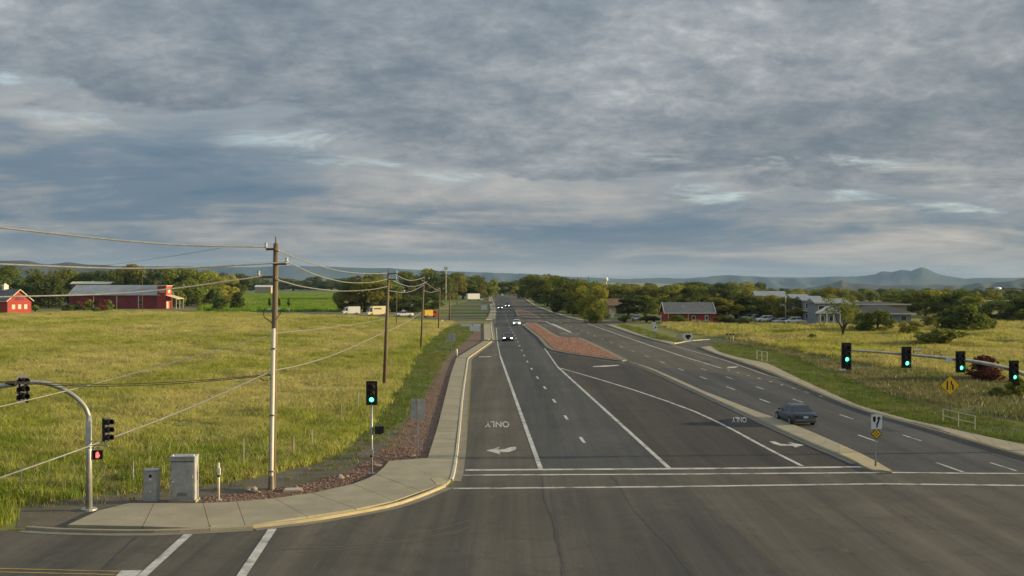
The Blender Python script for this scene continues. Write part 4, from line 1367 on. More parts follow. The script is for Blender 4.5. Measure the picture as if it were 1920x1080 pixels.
signal_head('dark signal head on the curved arm at the upper left, seen from its side', AT(42, 729, b.y - 0.42), R(62), [M_lens_r, M_lens_a, M_lens_g])
signal_head('dark signal head on the right side of the left signal pole', AT(200, 806, b.y - 0.2), R(62), [M_lens_r, M_lens_a, M_lens_g], False)


def ped_head(label, loc, rz, lit=True):
    t = thing('pedestrian_signal', label, 'pedestrian signal', loc, rz)
    MB().box((0, 0, 0), (0.46, 0.2, 0.42)).build('housing', M_black, t, bevel=0.012)
    mb = MB()
    mb.box((0, -0.19, 0.225), (0.5, 0.2, 0.015))
    mb.box((-0.243, -0.19, 0.0), (0.015, 0.2, 0.43))
    mb.box((0.243, -0.19, 0.0), (0.015, 0.2, 0.43))
    mb.build('hood', M_black, t)
    if lit:
        hand = MB()
        y0, y1 = -0.106, -0.112
        hand.box((0.0, -0.109, -0.06), (0.13, 0.006, 0.14))
        for k, hgt in enumerate((0.10, 0.13, 0.14, 0.11)):
            hand.box((-0.05 + k * 0.034, -0.109, 0.012 + hgt / 2), (0.026, 0.006, hgt))
        hand.box((0.088, -0.109, -0.02), (0.03, 0.006, 0.10))
        hand.build('hand_symbol', M_redhand, t)
    else:
        MB().box((0, -0.105, 0), (0.36, 0.006, 0.33)).build('face', M_lens_g, t)
    return t


ped_head('pedestrian signal showing a red hand on the left signal pole', AT(183, 852.5, b.y - 0.32), R(14))

# post-top signal by the sidewalk corner
b = G(697, 889)
pp = thing('signal_post', 'slim steel signal post with push-button box at the sidewalk corner', 'signal post', b)
MB().tube([(0, 0, 0.05), (0, 0, AT(697, 762, b.y).z + 0.1)], 0.062, 12).build('post', M_steel, pp, True)
MB().tube([(0, 0, 0), (0, 0, 0.06)], 0.2, 12).build('base_plate', M_steel, pp)
zb = AT(697, 847, b.y).z
MB().box((-0.0, -0.12, zb), (0.2, 0.14, 0.28)).build('push_button_box', M_steel, pp, bevel=0.01)
MB().tube([(0, 0, zb - 0.28), (0, 0, zb - 0.2)], 0.1, 10).build('collar', M_black, pp)
zc = AT(697, 805, b.y).z
MB().tube([(-0.1, 0, zc), (0.16, 0, zc)], 0.03, 8).build('bracket', M_black, pp)
signal_head('green signal head on the slim post beside the sidewalk', AT(697, 737, b.y - 0.05), 0, [M_lens_r, M_lens_a, M_green])
ped_head('dark pedestrian signal on the slim signal post, facing sideways', AT(708, 806, b.y + 0.05), R(85), False)

# ================================================================== CABINETS, POSTS, SIGNS
b = G(342, 943)
cab = thing('signal_cabinet', 'large grey metal traffic control cabinet behind the sidewalk', 'cabinet', b, R(2))
Wc, Dc, Hc = 1.17, 0.75, 2.05
MB().box((0, Dc / 2, 0.06), (Wc + 0.12, Dc + 0.1, 0.12)).build('plinth', M_conc, cab)
MB().box((0, Dc / 2, 0.12 + Hc / 2), (Wc, Dc, Hc)).build('body', M_alu, cab, bevel=0.015)
MB().box((0, -0.012, 0.12 + 0.93), (Wc - 0.14, 0.02, 1.62)).build('door', M_alu, cab, bevel=0.006)
MB().box((-Wc / 2 + 0.14, -0.035, 1.02), (0.16, 0.02, 0.05)).build('nameplate', M_signw, cab)
MB().box((Wc / 2 - 0.12, -0.04, 1.25), (0.04, 0.05, 0.16)).build('handle', M_steel, cab)
MB().box((0, -0.008, 1.98), (Wc - 0.1, 0.012, 0.05)).build('vent_slot', M_alu_d, cab)
MB().box((0, Dc / 2 - 0.02, 0.12 + Hc + 0.03), (Wc + 0.06, Dc + 0.08, 0.06)).build('lid', M_alu, cab, bevel=0.01)
for k in range(4):
    MB().box((0, -0.028, 0.34 + k * 0.045), (0.5, 0.012, 0.016)).build('louvre', M_alu_d, cab)
for z in (0.5, 1.05, 1.6):
    MB().tube([(-Wc / 2 + 0.045, -0.02, z - 0.06), (-Wc / 2 + 0.045, -0.02, z + 0.06)], 0.018, 8).build('hinge', M_steel_d, cab)
for s_ in (-1, 1):
    MB().box((s_ * (Wc / 2 - 0.09), 0.1, 0.12 + Hc + 0.09), (0.09, 0.12, 0.06)).build('lifting_eye', M_signw, cab)
b = G(282, 942)
cb = thing('meter_pedestal', 'narrow grey metal meter pedestal left of the large cabinet', 'cabinet', b, R(3))
MB().box((0, 0.25, 0.75), (0.66, 0.5, 1.5)).build('body', M_alu, cb, bevel=0.012)
MB().box((0, 0.24, 1.53), (0.70, 0.54, 0.06)).build('cap', M_alu, cb, bevel=0.01)
MB().box((0, -0.01, 0.48), (0.56, 0.02, 0.86)).build('lower_door', M_alu, cb)
MB().box((0, -0.01, 1.2), (0.56, 0.02, 0.5)).build('upper_door', M_alu, cb)
MB().tube([(0, -0.02, 1.27), (0, -0.05, 1.27)], 0.07, 14).build('meter_window', M_blackp, cb)
MB().box((0, -0.026, 1.1), (0.12, 0.012, 0.08)).build('label_plate', M_signw, cb)
MB().box((0.0, -0.026, 0.52), (0.1, 0.012, 0.06)).build('latch', M_signw, cb)
b = G(410, 938)
mk = thing('push_button_post', 'short pale push-button post right of the large cabinet', 'post', b)
MB().tube([(0, 0, 0), (0, 0, 1.82)], 0.055, 10).build('post', M_conduit, mk, True)
MB().box((0.04, -0.09, 1.42), (0.14, 0.1, 0.34)).build('button_box', M_signw, mk, bevel=0.01)
MB().tube([(0, 0, 1.13), (0, 0, 1.23)], 0.08, 10).build('collar', M_black, mk)
MB().tube([(0, 0, 0), (0, 0, 0.05)], 0.17, 12).build('base_plate', M_steel, mk)
# flat utility vault lid
b = G(549, 921)
vl = thing('utility_vault', 'flat pale utility vault lid in the red gravel', 'utility vault', b, R(8))
MB().box((0, 0, 0.05), (0.95, 0.8, 0.1)).build('collar', M_conc_w, vl, bevel=0.01)
MB().box((0, 0, 0.112), (0.78, 0.62, 0.02)).build('lid', M_kerb, vl)


def rock(u, v, s, label, seed):
    bm = bmesh.new()
    bmesh.ops.create_icosphere(bm, subdivisions=2, radius=1)
    r_ = random.Random(seed)
    ph = [r_.uniform(0, 6) for _ in range(6)]
    for vt in bm.verts:
        c_ = vt.co
        k = 1 + 0.16 * math.sin(3 * c_.x + ph[0]) + 0.14 * math.sin(4 * c_.y + ph[1]) + 0.12 * math.sin(5 * c_.z + ph[2]) + r_.uniform(-.06, .06)
        vt.co = (c_.x * k * s * 1.2, c_.y * k * s * 0.8, max(-0.25, c_.z * k * 0.62) * s)
    me = bpy.data.meshes.new('rock')
    bm.to_mesh(me)
    bm.free()
    me.materials.append(M_rock)
    o = bpy.data.objects.new('rock', me)
    COL.objects.link(o)
    p_ = G(u, v)
    o.location = (p_.x, p_.y, s * 0.12)
    o.rotation_euler[2] = r_.uniform(0, 6)
    tag(o, label, 'rock', 'rocks in the gravel bed')


rock(470, 922, 0.36, 'brown boulder in the gravel left of the tall utility pole', 1)
rock(480, 924, 0.22, 'smaller pale stone against the brown boulder', 2)
rock(637, 897, 0.26, 'pale boulder between the vault lid and the slim signal post', 3)
rock(650, 895, 0.16, 'small stone just right of the pale boulder', 4)
rock(707, 876, 0.30, 'rounded tan rock at the foot of the slim signal post', 5)
rock(774, 856, 0.18, 'small white stone at the foot of the grey sign back', 6)
rock(556, 917, 0.15, 'small stone behind the utility vault lid', 7)


def signpost(name, label, u, vb, r=0.03, hgt=2.0, mat=M_steel_d, cat='sign', rz=0.0):
    b = G(u, vb)
    t = thing(name, label, cat, b, rz)
    MB().box((0, 0, hgt / 2), (r * 2, r * 2, hgt)).build('post', mat, t)
    return t, b


# back of a sign left of the road
t, b = signpost('road_sign', 'grey back of a rectangular road sign beside the sidewalk', 783, 853, 0.032, AT(786, 748, G(783, 853).y).z, M_steel)
z0, z1 = AT(786, 786, b.y).z, AT(786, 748, b.y).z
MB().box((0.02, 0.05, (z0 + z1) / 2), (0.84, 0.012, z1 - z0)).build('panel', M_signback, t)
for z in (z0 + 0.2, z1 - 0.2):
    MB().box((0.02, 0.035, z), (0.7, 0.02, 0.05)).build('brace', M_steel, t)
t, b = signpost('road_sign', 'grey back of two side-by-side sign panels beyond the third pole', 846, 662, 0.035, AT(846, 625, G(846, 662).y).z, M_steel)
z0, z1 = AT(846, 640, b.y).z, AT(846, 625, b.y).z
for x in (-0.2, 0.42):
    MB().box((x, 0.05, (z0 + z1) / 2), (0.5, 0.012, z1 - z0)).build('panel', M_signback, t)
MB().box((-0.55, 0.06, z0 + 0.1), (0.4, 0.012, 0.5)).build('small_panel', M_signback, t)
t, b = signpost('sign_board', 'low pale notice boards beside the far gravel by the sidewalk bend', 886, 626, 0.06, AT(886, 608, G(886, 626).y).z, M_steel_d)
z0, z1 = AT(886, 621, b.y).z, AT(886, 611, b.y).z
MB().box((0.45, -0.08, (z0 + z1) / 2), (2.0, 0.05, z1 - z0)).build('panel', M_signw, t)
MB().box((-0.4, 0.1, z1 + 0.15), (4.0, 0.05, 0.5)).build('upper_panel', M_signw, t)
t, b = signpost('sign_board', 'small white sign at the lawn edge far left of the road', 908, 586, 0.06, 2.2, M_steel_d)
MB().box((0, -0.08, 1.7), (2.0, 0.05, 1.6)).build('panel', M_signw, t)
MB().box((0.9, 0.2, 3.4), (3.6, 0.05, 0.9)).build('upper_panel', M_tanwall, t)
# concrete bollard at the sidewalk bend
o = MB().tube([(0, 0, 0), (0, 0, 0.9), (0, 0, 1.05)], [0.16, 0.16, 0.10], 10).build('bollard', M_conduit, None, True, G(856, 668))
tag(o, 'pale marker bollard beside the bend in the sidewalk', 'bollard')
o = MB().tube([(0, 0, 0), (0, 0, 0.5), (0, 0, 0.6)], [0.3, 0.3, 0.18], 10).build('hydrant', M_ccream, None, True, G(829, 604))
tag(o, 'small pale post by the dirt drive', 'post')

# keep-right sign on the median nose
b = G(1642, 874, 0.13)
k = thing('keep_right_sign', 'white keep-right sign with yellow-dotted diamond on the median nose', 'sign', b)
top = AT(1645, 777, b.y).z
MB().box((0, 0, (top - 0.13) / 2), (0.06, 0.06, top - 0.13)).build('post', M_steel, k)
MB().tube([(0, 0, 0), (0, 0, 0.3)], 0.06, 8).build('post_sleeve', M_steel_d, k)
zc = AT(1646, 790.5, b.y).z - 0.13
pw, ph = 0.62, 0.82
sx = 0.03
pn = MB().box((sx, -0.045, zc), (pw, 0.012, ph)).build('panel', M_signw, k)
sym = MB()


def flat(mb, pts, y):
    n = len(pts)
    tri = tessellate_polygon([[Vector((p[0], p[1], 0)) for p in pts]])
    vs = [(p[0], y, p[1]) for p in pts]
    fs = []
    for t_ in tri:
        a_, b_, c_ = [pts[i] for i in t_]
        if (b_[0] - a_[0]) * (c_[1] - a_[1]) - (b_[1] - a_[1]) * (c_[0] - a_[0]) < 0:
            t_ = (t_[0], t_[2], t_[1])
        fs.append(t_)
    mb.add(vs, fs)


flat(sym, [(sx - .21, zc + .29), (sx - .05, zc + .29), (sx - .05, zc + .08), (sx - .09, zc - .02), (sx - .13, zc - .04), (sx - .18, zc + .0), (sx - .21, zc + .08)], -0.054)
flat(sym, [(sx - .03, zc - .33), (sx + .05, zc - .33), (sx + .07, zc - .15), (sx + .15, zc + .02), (sx + .17, zc + .14), (sx + .25, zc + .14), (sx + .12, zc + .32), (sx - .0, zc + .14), (sx + .08, zc + .14), (sx + .06, zc + .05), (sx - .02, zc - .12)], -0.054)
sym.build('symbol', M_blackp, pn)
zd = AT(1646, 813, b.y).z - 0.13
dm = 0.33
dmo = MB().add([(sx - dm, -0.045, zd), (sx, -0.045, zd - dm), (sx + dm, -0.045, zd), (sx, -0.045, zd + dm), (sx - dm, -0.033, zd), (sx, -0.033, zd - dm), (sx + dm, -0.033, zd), (sx, -0.033, zd + dm)],
               [(0, 1, 2, 3), (7, 6, 5, 4), (0, 4, 5, 1), (1, 5, 6, 2), (2, 6, 7, 3), (3, 7, 4, 0)]).build('object_marker', M_blackp, k)
for i in (-1, 0, 1):
    for j in (-1, 0, 1):
        cx_, cz_ = sx + (i + j) * 0.098, zd + (i - j) * 0.098
        MB().add([(cx_ + .062 * math.cos(a), -0.049, cz_ + .062 * math.sin(a)) for a in np.linspace(0, 2 * math.pi, 13)[:-1]], [tuple(range(12))]).build('reflector', M_signy, dmo)

# lane-ends warning diamond
Yd = 82.0
c = AT(1781, 722.5, Yd)
k = thing('lane_ends_sign', 'yellow diamond lane-ends warning sign in the right verge', 'sign', (c.x, Yd, 0))
MB().box((0, 0, c.z / 2 + 0.3), (0.05, 0.05, c.z + 0.6)).build('post', M_steel_d, k)
dm = 0.74


def diamond(d, y0, y1, z):
    return MB().add([(-d, y0, z), (0, y0, z - d), (d, y0, z), (0, y0, z + d), (-d, y1, z), (0, y1, z - d), (d, y1, z), (0, y1, z + d)],
                    [(0, 1, 2, 3), (7, 6, 5, 4), (0, 4, 5, 1), (1, 5, 6, 2), (2, 6, 7, 3), (3, 7, 4, 0)])


pn = diamond(dm, -0.045, -0.03, c.z).build('panel', M_blackp, k)
diamond(dm - 0.035, -0.049, -0.046, c.z).build('face', M_signy, pn)
sym = MB()
z = c.z
flat(sym, [(-0.27, z - 0.34), (-0.15, z - 0.34), (-0.15, z + 0.34), (-0.27, z + 0.34)], -0.053)
flat(sym, [(0.15, z - 0.34), (0.27, z - 0.34), (0.27, z + 0.0), (0.14, z + 0.14), (0.14, z + 0.34), (0.03, z + 0.34), (0.03, z + 0.10), (0.15, z - 0.04)], -0.053)
for zz_ in (-0.30, -0.14):
    flat(sym, [(-0.01, z + zz_), (0.06, z + zz_), (0.06, z + zz_ + 0.08), (-0.01, z + zz_ + 0.08)], -0.053)
sym.build('symbol', M_blackp, pn)

# guide sign on the granite island (two legs, pale panel) and small far signs
b = G(1076, 650)
k = thing('guide_sign', 'pale grey guide sign on two legs in the granite island', 'sign', b)
z1, z0 = AT(1076, 623.5, b.y).z, AT(1076, 628.5, b.y).z
for x in (-0.75, 0.55):
    MB().box((x, 0, z1 / 2), (0.06, 0.06, z1)).build('leg', M_steel, k)
MB().box((0, -0.06, (z0 + z1) / 2), (2.0, 0.03, (z1 - z0))).build('panel', M_signback, k)
b = G(1228, 637)
k = thing('road_sign', 'white rectangular curve sign on a post in the right verge', 'sign', b)
z1, z0 = AT(1228, 609, b.y).z, AT(1228, 620, b.y).z
MB().box((0, 0, z1 / 2), (0.1, 0.1, z1)).build('post', M_steel, k)
pn = MB().box((0, -0.07, (z0 + z1) / 2), (0.82, 0.02, z1 - z0)).build('panel', M_signw, k)
sym = MB()
zc = (z0 + z1) / 2
flat(sym, [(-0.2, zc - .2), (-0.08, zc - .3), (0.1, zc), (0.2, zc - .06), (0.24, zc + .26), (-0.1, zc + .16), (0.0, zc + .08)], -0.083)
sym.build('symbol', M_blackp, pn)
for u, v0, v1, w, vb, lab in ((1226, 604, 608, 1.0, 612, 'small white board in the grass above the curve sign'), (1148.5, 588, 596.5, 0.9, 604, 'white speed sign beside the small round tree')):
    b = G(u, vb)
    k = thing('sign_board', lab, 'sign', b)
    z1, z0 = AT(u, v0, b.y).z, AT(u, v1, b.y).z
    MB().box((0, 0, z1 / 2), (0.1, 0.1, z1)).build('post', M_steel, k)
    MB().box((0, -0.08, (z0 + z1) / 2), (w, 0.03, z1 - z0)).build('panel', M_signw, k)
# two low sign clusters by the drive
for u, v, lab in ((1273, 640, 'round grey sign back by the right drive'), (1290, 641, 'pale shield route marker by the right drive')):
    b = G(u, v)
    k = thing('road_sign', lab, 'sign', b)
    MB().box((0, 0, 0.6), (0.07, 0.07, 1.2)).build('post', M_steel_d, k)
    w = 0.55
    if u < 1280:
        MB().tube([(0, -0.07, 0.85), (0, -0.05, 0.85)], 0.55, 16).build('panel', M_signback, k)
    else:
        s_ = MB()
        MB().box((0, -0.06, 0.85), (1.5, 0.03, 1.3)).build('panel', M_signw, k)
        flat(s_, [(-0.4, 1.25), (0.4, 1.25), (0.5, 0.9), (0.0, 0.35), (-0.5, 0.9)], -0.08)
        s_.build('shield', M_blackp, k)
for u in (1363, 1369.5, 1375):
    b = G(u, 641)
    k = thing('delineator', 'yellow marker post with black cap, %s of three by the right drive' % {1363: 'left', 1369.5: 'middle', 1375: 'right'}[u], 'marker post', b, 0, 'marker posts by the drive')
    MB().tube([(0, 0, 0), (0, 0, 1.2)], 0.06, 8).build('post', M_ccream, k)
    MB().box((0, 0, 1.3), (0.3, 0.1, 0.3)).build('cap', M_black, k)


def railing(label, a, b, hgt, nposts=3, r=0.03, mat=M_conduit):
    a, b = G(*a), G(*b)
    t = thing('railing', label, 'railing', a)
    d = b - a
    for i in range(nposts):
        p_ = d * (i / (nposts - 1))
        MB().tube([p_, p_ + Vector((0, 0, hgt))], r, 8).build('post', mat, t)
    for z in (hgt, hgt * 0.52):
        MB().tube([Vector((0, 0, z)) - d * 0.0, d + Vector((0, 0, z))], r, 8).build('rail', mat, t)


railing('beige pipe handrail above the right sidewalk drain', (1768, 793), (1828, 808), 1.05, mat=M_beige)
railing('small beige pipe handrail above the farther right drain', (1419, 675), (1438, 679), 1.3, 3, 0.05, M_beige)

# wire fence along the left field
fn = thing('wire_fence', 'thin wire fence with steel and wood posts along the left field edge', 'fence', G(457, 880))
f0 = G(457, 880)
fp = [(40, 925, 1.5), (250, 912, 1.3), (457, 880, 1.75), (505, 872, 1.3), (550, 865, 1.5), (585, 845, 1.3), (640, 800, 1.7), (672, 770, 1.4), (700, 740, 1.4), (733, 694, 1.4)]
prev = None
for u, v, hg in fp:
    p_ = G(u, v) - f0
    MB().tube([p_, p_ + Vector((0, 0, hg))], 0.05 if u in (640, 550) else 0.032, 6).build('fence_post', M_wood_l if u in (640, 550) else M_steel, fn)
    if prev is not None:
        for z in (0.5, 0.85, 1.15):
            MB().tube([prev + Vector((0, 0, z)), p_ + Vector((0, 0, z))], 0.004, 4).build('fence_wire', M_wire, fn)
    prev = p_
# ================================================================== VEHICLES  (local frame: front towards +Y)
def loft(secs):
    """secs: list of rings of equal length -> closed hull"""
    n = len(secs[0])
    vs = [p for s_ in secs for p in s_]
    fs = []
    for i in range(len(secs) - 1):
        for k in range(n):
            fs.append((i * n + k, (i + 1) * n + k, (i + 1) * n + (k + 1) % n, i * n + (k + 1) % n))
    fs.append(tuple(range(n)))
    fs.append(tuple(range((len(secs) - 1) * n, len(secs) * n))[::-1])
    return MB().add(vs, fs)


def wheels(t, W, ys, r=0.33):
    tw_ = 0.22
    for y in ys:
        for s_ in (-1, 1):
            x = s_ * (W / 2 - tw_ / 2 + 0.015)
            w = thing_part('wheel', t, (x, y, r))
            MB().tube([(-tw_ / 2, 0, 0), (-tw_ / 2 + 0.03, 0, 0), (tw_ / 2 - 0.03, 0, 0), (tw_ / 2, 0, 0)], [r * 0.93, r, r, r * 0.93], 18).build('tyre', M_tyre, w)
            MB().tube([(s_ * (tw_ / 2 + 0.004) - 0.006, 0, 0), (s_ * (tw_ / 2 + 0.004) + 0.006, 0, 0)], r * 0.62, 14).build('rim', M_rim, w)


def thing_part(name, parent, loc):
    o = bpy.data.objects.new(name, None)
    COL.objects.link(o)
    o.parent = parent
    o.location = loc
    return o


def pane(t, a, b, c_, d, name='window', inset=0.07, out=0.012, mat=None):
    q = [Vector(p) for p in (a, b, c_, d)]
    n = (q[1] - q[0]).cross(q[3] - q[0]).normalized()
    m_ = sum(q, Vector()) / 4
    q2 = []
    for p in q:
        k = (m_ - p)
        q2.append(p + k.normalized() * min(inset, k.length * 0.3) + n * out)
    q3 = [p - n * (out + 0.01) for p in q2]
    MB().add(q2 + q3, [(0, 1, 2, 3), (7, 6, 5, 4), (0, 4, 5, 1), (1, 5, 6, 2), (2, 6, 7, 3), (3, 7, 4, 0)]).build(name, mat or M_glass, t)


STYLES = {
    'sedan': dict(L=4.75, W=1.84, H=1.44, hull=[(-.5, .84, .40, .80), (-.488, .93, .28, .92), (-.40, .98, .22, .98), (-.2, 1, .20, .96), (.0, 1, .20, .94), (.2, 1, .20, .93), (.33, .98, .20, .86), (.45, .94, .24, .76), (.49, .86, .30, .66), (.5, .78, .36, .58)],
                  cab=(-.385, -.235, .05, .225), belt=.93),
    'suv': dict(L=4.7, W=1.88, H=1.72, hull=[(-.5, .86, .45, .95), (-.488, .94, .34, 1.08), (-.40, .99, .26, 1.10), (-.2, 1, .25, 1.08), (.0, 1, .25, 1.06), (.2, 1, .25, 1.04), (.32, .98, .25, 1.0), (.45, .95, .28, .92), (.49, .88, .34, .80), (.5, .80, .40, .70)],
                cab=(-.48, -.42, .06, .24), belt=1.05),
    'pickup': dict(L=5.6, W=1.95, H=1.85, hull=[(-.5, .90, .50, .98), (-.49, .96, .42, 1.08), (-.40, .99, .36, 1.10), (-.2, 1, .34, 1.10), (.0, 1, .34, 1.10), (.2, 1, .34, 1.10), (.32, .98, .34, 1.08), (.45, .96, .36, 1.02), (.49, .90, .40, .92), (.5, .84, .46, .80)],
                   cab=(-.11, -.07, .10, .21), belt=1.08),
}


def car(name, label, u, v, rz, paint, style, lights=False, group=None, cat='car', loc=None):
    S = STYLES[style]
    L, W, Ht = S['L'], S['W'], S['H']
    t = thing(name, label, cat, loc or G(u, v, 0.008), rz, group)
    secs = []
    for yf, wf, zb, zt in S['hull']:
        w, y = wf * W / 2, yf * L
        hz = zt - zb
        half = [(w * .95, y, zb), (w * 1.0, y, zb + hz * .42), (w * .985, y, zb + hz * .72), (w * .90, y, zt - 0.03), (w * .74, y, zt)]
        secs.append(half + [(-p[0], p[1], p[2]) for p in half[::-1]])
    loft(secs).build('body', paint, t, True)
    y0, y1, y2, y3 = [k * L for k in S['cab']]
    zb = S['belt'] - 0.05
    wb, wt_ = W / 2 * 0.90, W / 2 * 0.70
    ztop = Ht
    B = [(-wb, y0, zb), (wb, y0, zb), (wb, y3, zb), (-wb, y3, zb)]
    T = [(-wt_, y1, ztop - .06), (wt_, y1, ztop - .06), (wt_, y2, ztop - .06), (-wt_, y2, ztop - .06)]
    T2 = [(-wt_ * .84, y1 + .12, ztop), (wt_ * .84, y1 + .12, ztop), (wt_ * .84, y2 - .14, ztop), (-wt_ * .84, y2 - .14, ztop)]
    q = MB().add(B + T + T2, [(0, 1, 5, 4), (1, 2, 6, 5), (2, 3, 7, 6), (3, 0, 4, 7), (4, 5, 9, 8), (5, 6, 10, 9), (6, 7, 11, 10), (7, 4, 8, 11), (8, 9, 10, 11)])
    cabin = q.build('cabin', paint, t, False)
    pane(cabin, B[2], B[3], T[3], T[2], 'windscreen')
    pane(cabin, B[0], B[1], T[1], T[0], 'rear_window')
    for s_ in (0, 1):
        if s_ == 0:
            b0, b1_, t1_, t0_ = B[1], B[2], T[2], T[1]
        else:
            b0, b1_, t1_, t0_ = B[3], B[0], T[0], T[3]
        V = lambda p: Vector(p)
        mb_, mt_ = V(b0).lerp(V(b1_), .5), V(t0_).lerp(V(t1_), .5)
        pane(cabin, b0, mb_, mt_, t0_, 'side_window', 0.05)
        pane(cabin, mb_, b1_, t1_, mt_, 'side_window', 0.05)
    wheels(t, W, (-.305 * L, .315 * L), 0.33 if style == 'sedan' else 0.38)
    h0 = S['hull'][-3]
    zl = h0[2] + (h0[3] - h0[2]) * 0.68
    for s_ in (-1, 1):
        MB().box((s_ * W * .34, L * .487, zl), (0.36, 0.10, 0.17)).build('headlight', M_head if lights else M_headoff, t)
        MB().box((s_ * W * .38, -L * .492, S['hull'][1][3] - 0.20), (0.30, 0.08, 0.15)).build('tail_light', M_tail, t)
        MB().box((s_ * (W / 2 + .04), y3 - .25, S['belt'] + .04), (0.16, 0.1, 0.12)).build('mirror', paint, t)
    MB().box((0, L * .497, S['hull'][-1][2] + 0.12), (W * .52, 0.05, 0.16)).build('grille', M_black, t)
    MB().box((0, -L * .497, 0.46), (W * .84, 0.10, 0.14)).build('rear_bumper', M_chrome, t)
    MB().box((0, -L * .504, S['hull'][0][2] + 0.28), (0.34, 0.02, 0.16)).build('number_plate', M_plate, t)
    if style == 'pickup':
        MB().box((0, -.315 * L, 1.09), (W * .80, L * .34, 0.06)).build('bed', M_black, t)
    return t


def heading(u0, v0, u1, v1):
    a, b = G(u0, v0), G(u1, v1)
    return math.atan2(-(b.x - a.x), b.y - a.y)


# moving cars
away = heading(1523, 805, 1400, 757)
car('sedan', 'dark blue sedan driving away beside the concrete median', 1491, 792, away, M_blue, 'sedan', group='cars on the road')
t_ = heading(953, 641, 968, 690)
car('sedan', 'black car with bright headlights, nearest oncoming on the left lanes', 952, 639, t_, M_cblack, 'sedan', True, 'cars on the road')
car('suv', 'white car with headlights on beside the tip of the granite island', 968.5, 610, heading(968, 610, 980, 640), M_cwhite, 'sedan', True, 'cars on the road')
car('suv', 'dark oncoming car leading the far pair, left one', 938, 580, heading(938, 580, 945, 610), M_cgrey, 'suv', True, 'cars on the road')
car('suv', 'dark oncoming car of the far pair, right one', 951, 576, heading(951, 576, 956, 600), M_cblack, 'suv', True, 'cars on the road')
car('suv', 'pale car at the far end of the road, left of the crest', 941, 555, heading(941, 556, 946, 575), M_cwhite, 'suv', False, 'cars on the road')
car('pickup', 'red truck at the far end of the road under the trees', 965, 554.5, heading(965, 555, 975, 575), M_cred, 'pickup', False, 'cars on the road')
car('suv', 'silver car at the far right end of the road', 977, 554, R(100), M_csilver, 'suv', False, 'cars on the road')


def van(name, label, u, v, rz, L, W, Ht, paint, cabpaint=None, cab_len=1.6, cab_h=None, box_z=0.45, nose=True, stripe=None, group=None, cat='van'):
    """box-bodied van or truck"""
    t = thing(name, label, cat, G(u, v, 0.016), rz, group)
    cabpaint = cabpaint or paint
    cab_h = cab_h or Ht - 0.25
    bl = L - cab_len
    MB().box((0, -L / 2 + bl / 2, (Ht + box_z) / 2), (W, bl, Ht - box_z)).build('body', paint, t, bevel=0.06)
    y0, y1 = -L / 2 + bl, L / 2
    cw = W * 0.94
    prof = [(y0 - .05, 0.4), (y1, 0.4), (y1 + (0.0), 1.05 if nose else cab_h * .5), (y1 - 0.45, 1.25 if nose else cab_h * .6), (y1 - 0.85, cab_h), (y0 - .05, cab_h)]
    n = len(prof)
    vs = [(-cw / 2, y, z) for y, z in prof] + [(cw / 2, y, z) for y, z in prof]
    fs = [tuple(range(n)), tuple(range(n, 2 * n))[::-1]] + [(i, i + n, (i + 1) % n + n, (i + 1) % n) for i in range(n)]
    cb_ = MB().add(vs, fs).build('cab', cabpaint, t)
    za, zb_ = prof[3][1], cab_h
    pane(cb_, (cw / 2, y1 - .45, za), (-cw / 2, y1 - .45, za), (-cw / 2, y1 - .85, zb_), (cw / 2, y1 - .85, zb_), 'windscreen', 0.08)
    for s_ in (-1, 1):
        x = s_ * (cw / 2)
        q = [(x, y0 + .15, za), (x, y1 - .55, za), (x, y1 - .88, zb_ - .12), (x, y0 + .15, zb_ - .12)]
        pane(cb_, *(q if s_ > 0 else q[::-1]), 'side_window', 0.03)
        MB().box((s_ * cw * .36, y1 + .02, 0.8), (0.3, 0.06, 0.2)).build('headlight', M_headoff, t)
    wheels(t, W, (-L / 2 + L * .2, L / 2 - L * .18), 0.38)
    if stripe:
        for s_ in (-1, 1):
            MB().box((s_ * (W / 2 + 0.01), -L / 2 + bl * .68, Ht * .74), (0.02, bl * .45, Ht * .14)).build('stripe', stripe, t)
    return t


west = R(90)        # front towards -X
van('delivery_van', 'white van parked at the left end of the row beyond the field', 658, 590, R(116), 5.6, 2.0, 2.6, M_cwhite, group='vehicles parked along the dirt drive')
van('motor_home', 'large cream motor home parked right of the white van', 707, 592, R(118), 6.8, 2.3, 3.0, M_ccream, cab_len=1.5, stripe=M_cgrey, group='vehicles parked along the dirt drive', cat='motor home')
car('pickup', 'white pickup parked between the second and third utility poles', 757, 594, R(112), M_cwhite, 'pickup', False, 'vehicles parked along the dirt drive', 'pickup')
van('flatbed_truck', 'small yellow truck with red load box beside the third utility pole', 807, 595, R(-64), 4.4, 1.9, 2.2, M_cyellow, M_cred, 1.7, 2.0, group='vehicles parked along the dirt drive', cat='truck')
van('box_truck', 'white box truck parked left of the far road', 890, 564, R(-64), 9.5, 2.6, 4.0, M_cwhite, M_csilver, 2.2, 3.0, 0.9, group='vehicles parked along the dirt drive', cat='truck')
car('suv', 'pale car parked in front of the hedge left of the red cottage', 1193.5, 602.5, R(180), M_csilver, 'suv', False, 'parked cars on the right')
for k, (u, v, p_, st, lab) in enumerate(((1395, 596, M_cwhite, 'suv', 'white car in the parking lot, farthest left'), (1404, 599, M_csilver, 'sedan', 'silver car in the parking lot, second from the left'),
                                         (1417, 602, M_cgrey, 'pickup', 'grey pickup in the parking lot, third from the left'), (1433, 604, M_cwhite, 'suv', 'pale car in the parking lot, fourth from the left'),
                                         (1448, 606, M_cblack, 'sedan', 'dark car in the parking lot, fifth from the left'), (1464, 607, M_csilver, 'sedan', 'silver car in the parking lot, second from the right'),
                                         (1486, 607, M_cwhite, 'suv', 'white car before the apartments, right end of the parking lot'))):
    car('parked_car', lab, u, v, R(100 + 8 * (k % 3)), p_, st, False, 'parked cars on the right')
